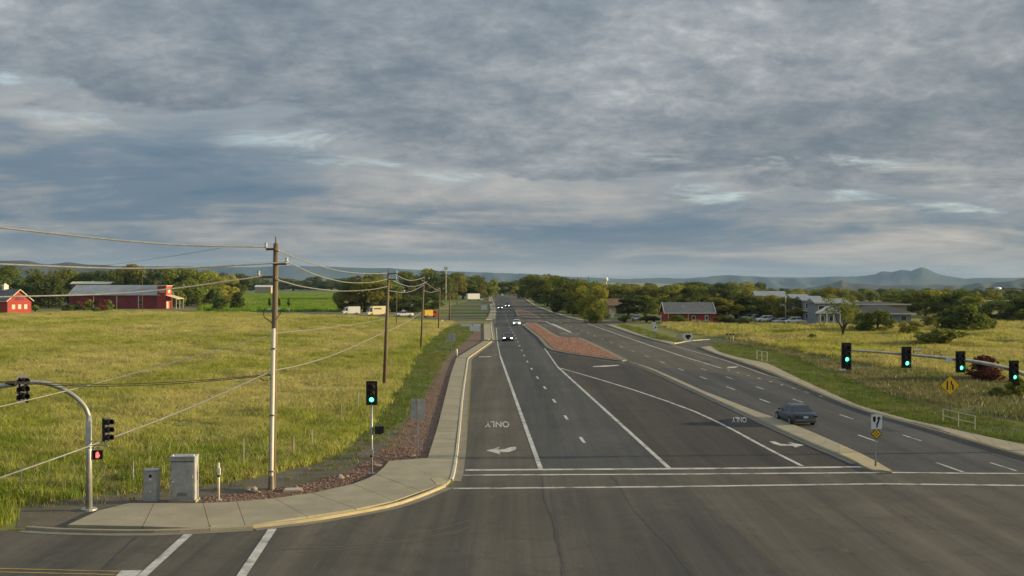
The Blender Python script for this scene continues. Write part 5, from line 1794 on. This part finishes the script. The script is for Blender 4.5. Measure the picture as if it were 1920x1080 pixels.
car('parked_car', 'white car far right below the long white-roofed building', 1868, 597, R(85), M_cwhite, 'sedan', False, 'parked cars on the right')
# dumpster-like enclosure and light pole by the parking lot
b = G(1506, 612)
o = MB().box((0, 0, 0.7), (1.6, 1.2, 1.4)).build('enclosure', M_tanwall, None, False, b, bevel=0.03)
tag(o, 'small tan block enclosure at the edge of the parking lot', 'enclosure')
b = G(1473, 603)
t = thing('light_pole', 'pale tall light pole left of the apartments', 'light pole', b)
hgt = AT(1473, 551, b.y).z
MB().tube([(0, 0, 0), (0, 0, hgt)], [0.18, 0.12], 8).build('pole', M_conduit, t, True)
MB().box((0.5, 0, hgt), (1.2, 0.3, 0.16)).build('lamp', M_steel_d, t)

# ================================================================== TREES
def leaf_cloud(centers, radii, nleaf, size, seed, squash=0.85):
    r_ = np.random.default_rng(seed)
    C_ = np.array(centers)
    Rr = np.array(radii)
    w = Rr ** 2
    idx = r_.choice(len(C_), nleaf, p=w / w.sum())
    d = r_.normal(size=(nleaf, 3))
    d /= np.linalg.norm(d, axis=1)[:, None]
    rad = Rr[idx] * (0.55 + 0.5 * r_.random(nleaf) ** 0.6)
    P_ = C_[idx] + d * rad[:, None] * np.array([1, 1, squash])
    nrm = d + r_.normal(0, 0.55, (nleaf, 3))
    nrm /= np.linalg.norm(nrm, axis=1)[:, None]
    a_ = np.cross(nrm, r_.normal(size=(nleaf, 3)))
    a_ /= np.linalg.norm(a_, axis=1)[:, None]
    b_ = np.cross(nrm, a_)
    s_ = size * (0.6 + 0.8 * r_.random(nleaf))[:, None]
    V = np.stack([P_ - a_ * s_, P_ - b_ * s_ * 0.55, P_ + a_ * s_, P_ + b_ * s_ * 0.55], 1).reshape(-1, 3)
    return V


def fast_mesh(name, V, mat):
    n = len(V) // 4
    me = bpy.data.meshes.new(name)
    me.vertices.add(len(V))
    me.vertices.foreach_set('co', V.astype(np.float32).ravel())
    me.loops.add(n * 4)
    me.loops.foreach_set('vertex_index', np.arange(n * 4, dtype=np.int32))
    me.polygons.add(n)
    me.polygons.foreach_set('loop_start', np.arange(0, n * 4, 4, dtype=np.int32))
    me.materials.append(mat)
    me.update(calc_edges=True)
    me.validate()
    return me


def crown_variant(kind, seed):
    """unit tree: height 1, nominal crown width 1"""
    r_ = random.Random(seed)
    cs, rs = [], []
    if kind == 'shrub':
        for k in range(13):
            a, q = r_.uniform(0, 6.28), r_.uniform(0, 0.36)
            z = r_.uniform(0.18, 0.74) * (1.1 - q)
            cs.append((q * math.cos(a), q * math.sin(a), z))
            rs.append(r_.uniform(0.15, 0.24))
        n, sz = 1500, 0.052
    elif kind == 'open':
        for k in range(13):
            a, q = r_.uniform(0, 6.28), r_.uniform(0.05, 0.40)
            z = r_.uniform(0.45, 0.90)
            cs.append((q * math.cos(a), q * math.sin(a), z))
            rs.append(r_.uniform(0.08, 0.15))
        n, sz = 1500, 0.022
    elif kind == 'conifer':
        for k in range(14):
            z = 0.1 + 0.86 * k / 13
            q = 0.42 * (1 - z) + 0.03
            for j in range(3):
                a = r_.uniform(0, 6.28)
                cs.append((q * 0.5 * math.cos(a), q * 0.5 * math.sin(a), z))
                rs.append(max(0.05, q * 0.6))
        n, sz = 1500, 0.03
    else:
        nl = 30
        for k in range(nl):
            z = r_.uniform(0.13, 0.88)
            env = 0.46 * math.sqrt(max(0.05, 1 - ((z - 0.50) / 0.50) ** 2))
            a, q = r_.uniform(0, 6.28), env * r_.uniform(0.35, 1.0)
            cs.append((q * math.cos(a), q * math.sin(a), z))
            rs.append(r_.uniform(0.10, 0.19))
        n, sz = 5200, 0.027
    return leaf_cloud(cs, rs, n, sz, seed, 0.8 if kind != 'conifer' else 0.6), cs


def trunk_mesh(cs, seed, kind):
    r_ = random.Random(seed)
    mb = MB()
    if kind == 'shrub':
        for k in range(4):
            c_ = cs[k]
            mb.tube([(0.03 * k - .05, 0, -0.02), (c_[0] * .5, c_[1] * .5, c_[2] * .5), c_], [0.025, 0.016, 0.008], 5)
        return mb
    hb = 0.26 if kind == 'open' else 0.34
    if kind == 'conifer':
        return mb.tube([(0, 0, -0.02), (0, 0, 0.9)], [0.03, 0.005], 6)
    mb.tube([(0, 0, -0.02), (0.008, 0, hb * 0.5), (0.0, 0.008, hb)], [0.036, 0.028, 0.024], 8)
    for k in range(9 if kind == 'open' else 7):
        c_ = Vector(cs[k])
        s0 = Vector((0, 0, hb * r_.uniform(0.35 if kind == 'open' else 0.7, 1.0)))
        mid = s0.lerp(c_, 0.55) + Vector((0, 0, -0.03 if kind == 'open' else 0.04))
        mb.tube([s0, mid, c_], [0.020, 0.012, 0.005], 5)
    return mb


VAR = {}
for kind, seeds in (('round', (11, 12, 13, 14, 15)), ('shrub', (21, 22, 23)), ('open', (31,)), ('conifer', (41,))):
    for sd in seeds:
        V, cs = crown_variant(kind, sd)
        tm = trunk_mesh(cs, sd, kind)
        VAR.setdefault(kind, []).append((V, tm))
MESH_CACHE = {}


def tree(u, vb, vt, wpx, label, mat=0, kind='round', name=None, cat=None, group=None, Y=None, k=None):
    b = G(u, vb) if Y is None else Vector((AT(u, vb, Y).x, Y, 0))
    px = b.y / F
    b.z = terrain(b.x, b.y)
    hgt = (AT(u, vt, b.y).z - b.z) * 1.06
    w = wpx * px * (1.5 if kind == 'round' else 1.15)
    i = random.randrange(len(VAR[kind])) if k is None else k
    t = thing(name or ('shrub' if kind == 'shrub' else 'conifer_tree' if kind == 'conifer' else 'leafy_tree'), label, cat or ('shrub' if kind == 'shrub' else 'tree'), b, random.uniform(0, 6.28), group)
    t.scale = (w, w, hgt)
    key = (kind, i, mat)
    if key not in MESH_CACHE:
        V, tm = VAR[kind][i]
        me = fast_mesh('crown', V, M_leaf[mat])
        o = tm.build('trunk', M_bark, None, True)
        mt = o.data
        bpy.data.objects.remove(o)
        MESH_CACHE[key] = (me, mt)
    for nm, me in zip(('crown', 'trunk'), MESH_CACHE[key]):
        o = bpy.data.objects.new(nm, me)
        COL.objects.link(o)
        o.parent = t
    return t


ORD = ['first', 'second', 'third', 'fourth', 'fifth', 'sixth', 'seventh', 'eighth', 'ninth', 'tenth', 'eleventh', 'twelfth', 'thirteenth', 'fourteenth', 'fifteenth', 'sixteenth', 'seventeenth', 'eighteenth', 'nineteenth', 'twentieth',
       'twenty-first', 'twenty-second', 'twenty-third', 'twenty-fourth', 'twenty-fifth', 'twenty-sixth', 'twenty-seventh', 'twenty-eighth', 'twenty-ninth', 'thirtieth']


def row(items, place, mats, kind='round', group=None):
    items = sorted(items)
    for i, it in enumerate(items):
        u, vb, vt, w = it[:4]
        mt = it[4] if len(it) > 4 else mats[i % len(mats)]
        word = {0: 'olive green', 1: 'green', 2: 'dark green', 3: 'russet'}[mt]
        noun = 'shrub' if kind == 'shrub' else 'tree'
        lab = '%s %s, %s from left %s' % (word, noun, ORD[i], place)
        if i == 0:
            lab = '%s %s, leftmost %s' % (word, noun, place)
        tree(u, vb, vt, w, lab, mt, kind, group=group)


row([(-90, 573, 506, 70), (-45, 572, 502, 70), (0, 573, 503, 72), (38, 574, 507, 64), (75, 573, 514, 56), (112, 574, 509, 60), (150, 573, 513, 54), (188, 573, 511, 58), (226, 574, 509, 60), (262, 573, 500, 66), (298, 574, 506, 60),
     (336, 575, 505, 64), (374, 573, 511, 56), (408, 570, 512, 52), (440, 568, 514, 46)], 'in the tree row behind the barn', (1, 0, 2, 1), group='tree row behind the red barn')
row([(20, 576, 520, 56), (92, 577, 524, 52), (352, 573, 506, 62), (72, 576, 530, 36)], 'close around the red barn', (2, 1, 2), group='trees around the red barn')
row([(412, 583, 554, 36), (446, 581, 548, 32)], 'of two round bushes by the crop field', (2, 2), 'shrub', 'bushes by the crop field')
row([(470, 545, 519, 40), (510, 544, 521, 42), (550, 545, 524, 44), (590, 544, 519, 42), (622, 545, 524, 38), (655, 545, 520, 40), (700, 546, 524, 40)], 'in the tree line beyond the crop field', (2, 1, 2), group='far tree line beyond the crop field')
row([(655, 585, 528, 44), (683, 585, 517, 60), (714, 585, 521, 54), (735, 584, 538, 36)], 'in the grove behind the parked van', (1, 0, 1, 2), group='grove behind the parked vans')
row([(752, 584, 552, 34, 2), (774, 585, 554, 44, 2), (800, 584, 552, 40, 2)], 'in the dark thicket behind the white pickup', (2,), group='thicket behind the white pickup')
row([(772, 563, 512, 44), (797, 562, 506, 48), (822, 563, 509, 46), (846, 562, 514, 42), (868, 561, 518, 40), (888, 560, 519, 38), (905, 558, 528, 28), (920, 557, 526, 26), (938, 553, 531, 26), (955, 553, 529, 26), (970, 553, 526, 24)], 'in the grove at the far end of the road', (1, 0, 2, 0), group='grove at the far end of the road')
row([(990, 561, 517, 36), (1008, 567, 516, 44), (1026, 574, 520, 44), (1045, 582, 527, 44), (1066, 588, 524, 52), (1078, 586, 526, 50), (1092, 593, 529, 56), (1110, 597, 538, 44), (998, 561, 518, 36), (1036, 574, 522, 46), (1055, 580, 523, 48)], 'along the right roadside', (0, 1, 0, 2), group='big trees along the right roadside')
tree(1118, 605.5, 566, 36, 'small round dark tree at the side street corner', 1, 'round')
row([(1135, 575, 533, 44), (1160, 576, 532, 46), (1185, 575, 537, 44), (1208, 576, 537, 44), (1232, 575, 541, 44), (1258, 576, 535, 48), (1284, 575, 531, 50), (1308, 576, 537, 46), (1334, 575, 537, 46), (1360, 576, 533, 50), (1386, 575, 530, 52), (1410, 574, 537, 44)],
    'in the tree belt behind the red cottage', (0, 1, 0, 0, 2), group='tree belt behind the red cottage')
row([(1178, 592, 560, 40), (1210, 592, 556, 42), (1236, 590, 562, 36), (1352, 598, 560, 50), (1380, 597, 552, 56), (1408, 597, 557, 52), (1432, 600, 565, 44)], 'near the red cottage', (2, 1, 2, 0), group='trees around the red cottage')
row([(1170, 605, 588, 26), (1212, 604, 589, 34), (1226, 604, 590, 26), (1272, 607, 591, 42), (1362, 608, 588, 56), (1396, 609, 592, 40)], 'in the hedge before the red cottage', (1, 2, 2, 1), 'shrub', 'hedge before the red cottage')
row([(1456, 600, 556, 44), (1476, 603, 560, 44, 0), (1496, 575, 547, 40), (1540, 576, 545, 40), (1566, 578, 540, 44)], 'of the trees around the apartments', (0, 1), group='trees around the apartments')
tree(1580, 634, 556, 76, 'spreading tree with bare dark limbs standing in the right field', 1, 'open', k=0)
tree(1521, 640, 622, 18, 'small dark bush left of the bare-limbed tree', 2, 'shrub')
row([(1618, 622, 586, 36), (1645, 624, 583, 44), (1703, 630, 602, 32, 0)], 'before the office building', (1, 1), group='young trees before the office')
row([(1735, 592, 546, 56), (1762, 594, 547, 62), (1790, 595, 549, 62), (1822, 597, 558, 50), (1700, 591, 552, 46), (1676, 589, 553, 42)], 'tall behind the office building', (0, 1, 0), group='tall trees behind the office')
row([(1782, 622, 576, 62), (1812, 623, 572, 74), (1848, 622, 586, 52), (1745, 617, 590, 36)], 'in the bushy clump right of the office', (1, 2, 1), 'shrub', 'bushy clump right of the office')
row([(1872, 602, 562, 50), (1900, 604, 564, 50), (1930, 604, 560, 56), (1975, 604, 558, 60)], 'of the trees at the right edge', (2, 1), group='trees at the right edge')
tree(1762, 649, 608, 92, 'wide low olive shrub in the middle of the right field', 1, 'shrub')
tree(1845, 714, 668, 78, 'reddish brown rounded shrub under the mast arm', 3, 'shrub')
tree(1870, 745, 722, 44, 'low green shrub below the reddish shrub', 2, 'shrub')
tree(1908, 744, 708, 44, 'green shrub at the right edge below the last signal head', 1, 'shrub')
row([(u, 549 + (u * 7 % 5), 542 + (u * 13 % 5), 26) for u in range(1440, 1990, 30)], 'in the far valley row under the right hills', (1, 2, 0), group='far valley trees on the right')
row([(u, 546 + (u * 7 % 4), 534 + (u * 13 % 6) - 3, 30) for u in range(1150, 1440, 34)], 'in the farthest row over the tree belt', (2, 1, 2), group='farther trees over the tree belt')
tree(1103, 560, 520, 14, 'dark pointed conifer rising above the roadside trees', 2, 'conifer')
tree(140, 583, 566, 30, 'rounded grey-green shrub at the left end of the barn', 2, 'shrub')
row([(128, 584, 571, 22), (168, 582, 560, 18, 0), (190, 583, 558, 26, 3), (204, 582, 563, 18, 1), (146, 581, 560, 22, 3), (155, 586, 574, 20), (180, 587, 575, 22), (66, 584, 569, 18)], 'of the garden shrubs before the barn', (1, 2), 'shrub', 'garden shrubs before the barn')
# three slim topiary-like plants with pale pots by the far drive
for i, u in enumerate((505, 523, 541)):
    b = G(u, 584)
    t = thing('potted_tree', 'slim potted tree behind the tall utility pole, %s of three' % ('left', 'middle', 'right')[i], 'tree', b, 0, 'slim potted trees')
    px = b.y / F
    V, cs = VAR['shrub'][i]
    if i == 0:
        pm = fast_mesh('crown', V, M_leaf[1])
        potm = MB().tube([(0, 0, 0), (0, 0, 0.7), (0, 0, 1.1)], [0.35, 0.5, 0.45], 10)
        pot0 = potm.build('pot', M_signw, t, True)
        stem0 = MB().tube([(0, 0, 0.9), (0, 0, 3.2)], 0.07, 6).build('trunk', M_bark, t)
    else:
        again(pot0, t)
        again(stem0, t)
    o = bpy.data.objects.new('crown', pm)
    COL.objects.link(o)
    o.parent = t
    o.location = (0, 0, 2.0)
    o.scale = (1.5, 1.5, 3.0)

# ================================================================== GRASS, GRAVEL STONES
def clump_mesh(name, nb, h, spread, wid, mats, seed, lean=0.35, straw=0.3):
    r_ = random.Random(seed)
    vs, fs, mi = [], [], []
    for k in range(nb):
        a, q = r_.uniform(0, 6.28), spread * math.sqrt(r_.random())
        x, y = q * math.cos(a), q * math.sin(a)
        hh = h * r_.uniform(0.55, 1.15)
        da = r_.uniform(0, 6.28)
        le = lean * hh * r_.uniform(0.2, 1.0)
        dx, dy = le * math.cos(da), le * math.sin(da)
        fa = r_.uniform(0, 6.28)
        wx, wy = wid * math.cos(fa) / 2, wid * math.sin(fa) / 2
        b = len(vs)
        vs += [(x - wx, y - wy, -0.02), (x + wx, y + wy, -0.02), (x + dx * .35 + wx * .8, y + dy * .35 + wy * .8, hh * .6), (x + dx * .35 - wx * .8, y + dy * .35 - wy * .8, hh * .6), (x + dx, y + dy, hh)]
        fs += [(b, b + 1, b + 2, b + 3), (b + 3, b + 2, b + 4)]
        m_ = 1 if (len(mats) > 1 and r_.random() < straw) else 0
        mi += [m_, m_]
    me = bpy.data.meshes.new(name)
    me.from_pydata(vs, [], fs)
    for m_ in mats:
        me.materials.append(m_)
    me.polygons.foreach_set('material_index', mi)
    me.update()
    return me


def variants(name, meshes):
    c_ = bpy.data.collections.new(name)
    for i, me in enumerate(meshes):
        o = bpy.data.objects.new(name + '_source', me)
        c_.objects.link(o)
    return c_


def in_poly(P_, poly):
    x, y = P_[:, 0], P_[:, 1]
    ins = np.zeros(len(P_), bool)
    n = len(poly)
    for i in range(n):
        x0, y0 = poly[i][0], poly[i][1]
        x1, y1 = poly[(i + 1) % n][0], poly[(i + 1) % n][1]
        c_ = ((y0 > y) != (y1 > y)) & (x < (x1 - x0) * (y - y0) / (y1 - y0 + 1e-12) + x0)
        ins ^= c_
    return ins


def sample(poly, dens, seed, ymax=400, patch=None):
    """ground points in poly, dens(y) clumps per square metre as a function of distance"""
    r_ = np.random.default_rng(seed)
    xs, ys = [p[0] for p in poly], [p[1] for p in poly]
    out = []
    y0, y1 = min(ys), min(max(ys), ymax)
    edges = [y0]
    while edges[-1] < y1:
        edges.append(min(y1, edges[-1] * 1.12 + 2))
    for a_, b_ in zip(edges, edges[1:]):
        mid = (a_ + b_) / 2
        lim = (mid * 0.53 + 10)
        x0, x1 = max(min(xs), -lim), min(max(xs), lim)
        if x1 <= x0:
            continue
        n = int((x1 - x0) * (b_ - a_) * dens(mid))
        P_ = np.column_stack([r_.uniform(x0, x1, n), r_.uniform(a_, b_, n)])
        out.append(P_[in_poly(P_, poly)])
    P_ = np.vstack(out)
    if patch:
        w = 0.5 + 0.5 * np.sin(P_[:, 0] * 0.35 + 2.5 * np.sin(P_[:, 1] * 0.11)) * np.sin(P_[:, 1] * 0.23 + 2 * np.sin(P_[:, 0] * 0.17))
        P_ = P_[r_.random(len(P_)) < patch + (1 - patch) * w]
    return P_


GN = {}


def scatter_tree(coll):
    if coll.name in GN:
        return GN[coll.name]
    g = bpy.data.node_groups.new('scatter_' + coll.name, 'GeometryNodeTree')
    g.interface.new_socket('Geometry', in_out='INPUT', socket_type='NodeSocketGeometry')
    g.interface.new_socket('Geometry', in_out='OUTPUT', socket_type='NodeSocketGeometry')
    N, L = g.nodes, g.links
    i_, o_ = N.new('NodeGroupInput'), N.new('NodeGroupOutput')
    ci = N.new('GeometryNodeCollectionInfo')
    ci.inputs[0].default_value = coll
    ci.inputs[1].default_value = True
    ci.inputs[2].default_value = True
    ip = N.new('GeometryNodeInstanceOnPoints')
    ip.inputs['Pick Instance'].default_value = True
    a1 = N.new('GeometryNodeInputNamedAttribute')
    a1.data_type = 'FLOAT_VECTOR'
    a1.inputs[0].default_value = 'rot'
    a2 = N.new('GeometryNodeInputNamedAttribute')
    a2.data_type = 'FLOAT_VECTOR'
    a2.inputs[0].default_value = 'scl'
    L.new(i_.outputs[0], ip.inputs['Points'])
    L.new(ci.outputs[0], ip.inputs['Instance'])
    L.new(a1.outputs[0], ip.inputs['Rotation'])
    L.new(a2.outputs[0], ip.inputs['Scale'])
    L.new(ip.outputs[0], o_.inputs[0])
    GN[coll.name] = g
    return g


def scatter(name, label, cat, P_, coll, smin, smax, seed, z=0.0, grow=None):
    r_ = np.random.default_rng(seed)
    n = len(P_)
    me = bpy.data.meshes.new(name)
    me.vertices.add(n)
    co = np.column_stack([P_, [z + terrain(x, y) for x, y in P_]]).astype(np.float32)
    me.vertices.foreach_set('co', co.ravel())
    s_ = r_.uniform(smin, smax, n)
    if grow is not None:
        s_ = s_ * grow(P_)
    at = me.attributes.new('scl', 'FLOAT_VECTOR', 'POINT')
    at.data.foreach_set('vector', np.column_stack([s_ * 1.1, s_ * 1.1, s_]).astype(np.float32).ravel())
    at = me.attributes.new('rot', 'FLOAT_VECTOR', 'POINT')
    at.data.foreach_set('vector', np.column_stack([np.zeros(n), np.zeros(n), r_.uniform(0, 6.28, n)]).astype(np.float32).ravel())
    me.update()
    o = bpy.data.objects.new(name, me)
    COL.objects.link(o)
    md = o.modifiers.new('scatter', 'NODES')
    md.node_group = scatter_tree(coll)
    tag(o, label, cat, kind='stuff')
    return o


c_field = variants('field_clump', [clump_mesh('field_clump', 34, 0.40, 0.62, 0.034, [M_grass, M_straw], 50 + k, 0.95, 0.42) for k in range(5)])
c_lush = variants('lush_clump', [clump_mesh('lush_clump', 26, 0.75, 0.5, 0.035, [M_lush, M_straw], 60 + k, 0.55, 0.12) for k in range(4)])
c_lawn = variants('verge_clump', [clump_mesh('verge_clump', 22, 0.16, 0.4, 0.025, [M_lawn, M_dry], 70 + k, 0.8, 0.2) for k in range(4)])
c_dry = variants('bank_clump', [clump_mesh('bank_clump', 22, 0.32, 0.5, 0.03, [M_dry, M_straw], 80 + k, 0.8, 0.15) for k in range(4)])
c_must = variants('right_clump', [clump_mesh('right_clump', 30, 0.46, 0.75, 0.055, [M_mustard, M_straw], 90 + k, 0.9, 0.3) for k in range(4)])

fieldL = GP([(-700, 935), (40, 945), (180, 930), (240, 925), (400, 905), (500, 888), (600, 862), (690, 800), (745, 722), (772, 675), (798, 640), (824, 618), (850, 604), (760, 599), (640, 594), (480, 589), (390, 585), (130, 586), (60, 590), (-300, 590), (-900, 640)])
P_ = sample(fieldL, lambda y: 11.0 * (60 / y) ** 1.15 if y > 60 else 11.0, 1, 380, 0.55)
def tussock(p, far0, kx=0.21, ky=0.13):
    a_ = np.sin(p[:, 0] * kx + 3 * np.sin(p[:, 1] * ky * 0.6)) * np.sin(p[:, 1] * ky + 2.2 * np.sin(p[:, 0] * kx * 0.7))
    b_ = np.sin(p[:, 0] * kx * 3.1 + 1.3 * np.sin(p[:, 1] * ky * 2.3)) * np.sin(p[:, 1] * ky * 3.3 + 1.9)
    return (1 + 0.38 * a_ + 0.30 * b_) * (1 + np.clip((p[:, 1] - far0) / 300, 0, 0.6))


scatter('field_grass', 'tall yellow-green meadow grass filling the left field', 'grass', P_, c_field, 0.5, 1.25, 2, grow=lambda p: tussock(p, 80))
lushL = GP([(-700, 990), (0, 990), (18, 984), (22, 970), (40, 960), (52, 950), (75, 944), (240, 924), (400, 906), (500, 890), (590, 862), (600, 820), (470, 820), (330, 830), (200, 820), (0, 820), (-500, 820)])
P_ = sample(lushL, lambda y: 7.0, 3, 200, 0.15)
scatter('weed_growth', 'taller lush green weeds along the near edge of the left field', 'weeds', P_, c_lush, 0.45, 1.15, 4)
lush2 = GP([(590, 862), (700, 795), (752, 720), (776, 672), (802, 640), (760, 640), (700, 720), (600, 800)])
P_ = sample(lush2, lambda y: 2.2, 31, 220, 0.2)
scatter('weed_growth', 'lush green weeds along the pole line of the left field', 'weeds', P_, c_lush, 0.5, 1.0, 32)
vergeL = GP([(640, 862), (690, 802), (748, 722), (775, 674), (800, 642), (826, 620), (860, 609), (905, 608), (874, 638), (842, 666), (821, 698), (798, 740), (768, 782), (738, 805), (700, 835)])
P_ = sample(vergeL, lambda y: 10 * (60 / y) ** 1.0, 5, 320, 0.3)
scatter('verge_grass', 'short green verge grass left of the sidewalk', 'grass', P_, c_lawn, 0.8, 1.6, 6)
dirtL = GP([(60, 955), (240, 940), (400, 925), (560, 900), (650, 878), (740, 838), (760, 800), (690, 836), (600, 866), (500, 890), (240, 925), (40, 945)])
P_ = sample(dirtL, lambda y: 3.5, 7, 120, 0.1)
scatter('dry_grass', 'sparse dry grass on the bare ground by the corner', 'grass', P_, c_dry, 0.3, 1.0, 8)
vergeR = GP([(1155, 612), (1225, 637), (1270, 643), (1300, 640), (1400, 645), (1480, 664), (1560, 694), (1680, 744), (1800, 772), (1930, 802), (2100, 850), (2100, 876), (1920, 834), (1781, 804), (1695, 785), (1610, 761), (1525, 723), (1440, 682), (1385, 672), (1347, 658), (1330, 642), (1270, 636), (1225, 622), (1165, 606)])
P_ = sample(vergeR, lambda y: 8 * (80 / y) ** 1.0, 9, 320, 0.35)
scatter('verge_grass', 'short green grass slope behind the right sidewalk', 'grass', P_, c_lawn, 0.7, 1.6, 10)
bankR = GP([(1350, 641), (1440, 655), (1500, 672), (1600, 716), (1720, 754), (1850, 778), (2000, 803), (2100, 800), (2000, 735), (1880, 716), (1760, 702), (1640, 688), (1540, 668), (1440, 650), (1400, 642)])
P_ = sample(bankR, lambda y: 4.5 * (90 / y), 11, 260, 0.15)
scatter('dry_grass', 'brown dry brush on the bank below the mast arm', 'brush', P_, c_dry, 0.6, 1.7, 12)
fieldR = GP([(1240, 611), (1290, 626), (1400, 640), (1440, 649), (1540, 667), (1640, 687), (1760, 701), (1880, 715), (2000, 733), (2300, 760), (2300, 600), (1860, 598), (1700, 614), (1500, 612), (1340, 608), (1250, 607)])
P_ = sample(fieldR, lambda y: 3.0 * (110 / y) ** 1.1, 13, 330, 0.35)
scatter('field_grass', 'tall yellow meadow grass filling the right field', 'grass', P_, c_must, 0.6, 1.35, 14, grow=lambda p: tussock(p, 110))
crop = GP([(374, 584), (640, 585), (645, 560), (640, 548), (398, 546), (376, 560)])
P_ = sample(crop, lambda y: 0.25, 33, 900, 0.5)
c_crop = variants('crop_clump', [clump_mesh('crop_clump', 26, 0.6, 0.8, 0.10, [M_cropl], 95 + k, 0.5, 0) for k in range(3)])
scatter('crop_rows', 'bright green crop growing beyond the left field', 'crop', P_, c_crop, 1.0, 2.0, 34)
# gravel stones
stone = []
for k in range(4):
    bm = bmesh.new()
    bmesh.ops.create_icosphere(bm, subdivisions=1, radius=0.05)
    r_ = random.Random(k)
    for vt in bm.verts:
        vt.co *= r_.uniform(0.7, 1.25)
        vt.co.z *= 0.7
    me = bpy.data.meshes.new('pebble')
    bm.to_mesh(me)
    bm.free()
    me.materials.append(M_rock_p)
    stone.append(me)
c_st = variants('pebble', stone)
grav = GP([(383, 946), (480, 942), (577, 929), (661, 911), (704, 892), (731, 867), (803, 860), (821, 803), (846, 704), (819, 704), (795, 745), (766, 790), (746, 815), (724, 838), (692, 862), (648, 888), (560, 909), (470, 923), (380, 932)])
P_ = sample(grav, lambda y: 40 if y < 70 else 12, 15, 130)
scatter('gravel_stones', 'loose red cinder stones beside the sidewalk', 'gravel', P_, c_st, 0.5, 1.8, 16, 0.012)
isg = [(p.x, p.y) for p in gi]
P_ = sample(isg, lambda y: 8, 17, 300)
M_rock_i = surf('granite_stone', (0.27, 0.145, 0.098), (0.38, 0.215, 0.15), 0.8, 0.95)
st2 = []
for me in stone:
    m2 = me.copy()
    m2.materials.clear()
    m2.materials.append(M_rock_i)
    st2.append(m2)
scatter('gravel_stones', 'orange granite stones covering the traffic island', 'gravel', P_, variants('granite_chip', st2), 1.0, 2.6, 18, 0.165)

# far woods in the valley
def crown_src(i, mat):
    V, tm = VAR['round'][i]
    V = V[:4 * 900].copy()
    c0 = V.reshape(-1, 4, 3).mean(1)
    V = (c0[:, None, :] + (V.reshape(-1, 4, 3) - c0[:, None, :]) * 2.1).reshape(-1, 3)
    me = fast_mesh('wood_crown', V * np.array([9.5, 9.5, 9.0]), M_leaf[mat])
    return me


c_wood = variants('wood_crown', [crown_src(0, 0), crown_src(1, 1), crown_src(2, 2), crown_src(3, 1), crown_src(4, 2)])
woodR = [(150, 470), (430, 560), (900, 1250), (1150, 1900), (560, 1950), (120, 1300), (60, 900), (55, 760), (80, 560)]
P_ = sample(woodR, lambda y: 0.0050 * (700 / y) ** 0.6, 41, 2700, 0.12)
scatter('valley_wood', 'far-off belt of trees in the valley before the right hills', 'woodland', P_, c_wood, 0.36, 0.75, 42)
woodL = [(-420, 560), (-190, 530), (-170, 640), (-330, 1150), (-260, 1500), (20, 1400), (60, 2600), (-1500, 2600), (-900, 1300)]
P_ = sample(woodL, lambda y: 0.0045 * (700 / y) ** 0.8, 43, 2600, 0.15)
scatter('valley_wood', 'far-off belt of trees behind the left fields', 'woodland', P_, c_wood, 0.6, 1.2, 44)
# ================================================================== HAZE
HB = 12800
hz = MB().box((0, 0, 45), (2 * HB, 2 * HB, 230)).build('haze', None)
hz.location.z = 0
hz.data.materials.clear()
m = bpy.data.materials.new('haze_air')
m.use_nodes = True
nt = m.node_tree
nt.nodes.clear()
out = nt.nodes.new('ShaderNodeOutputMaterial')
pv = nt.nodes.new('ShaderNodeVolumePrincipled')
pv.inputs['Color'].default_value = (0.42, 0.67, 1.0, 1)
pv.inputs['Density'].default_value = 4.2e-5
pv.inputs['Anisotropy'].default_value = 0.0
nt.links.new(pv.outputs[0], out.inputs['Volume'])
hz.data.materials.append(m)
tag(hz, 'thin blue morning haze over the valley', 'haze', kind='stuff')
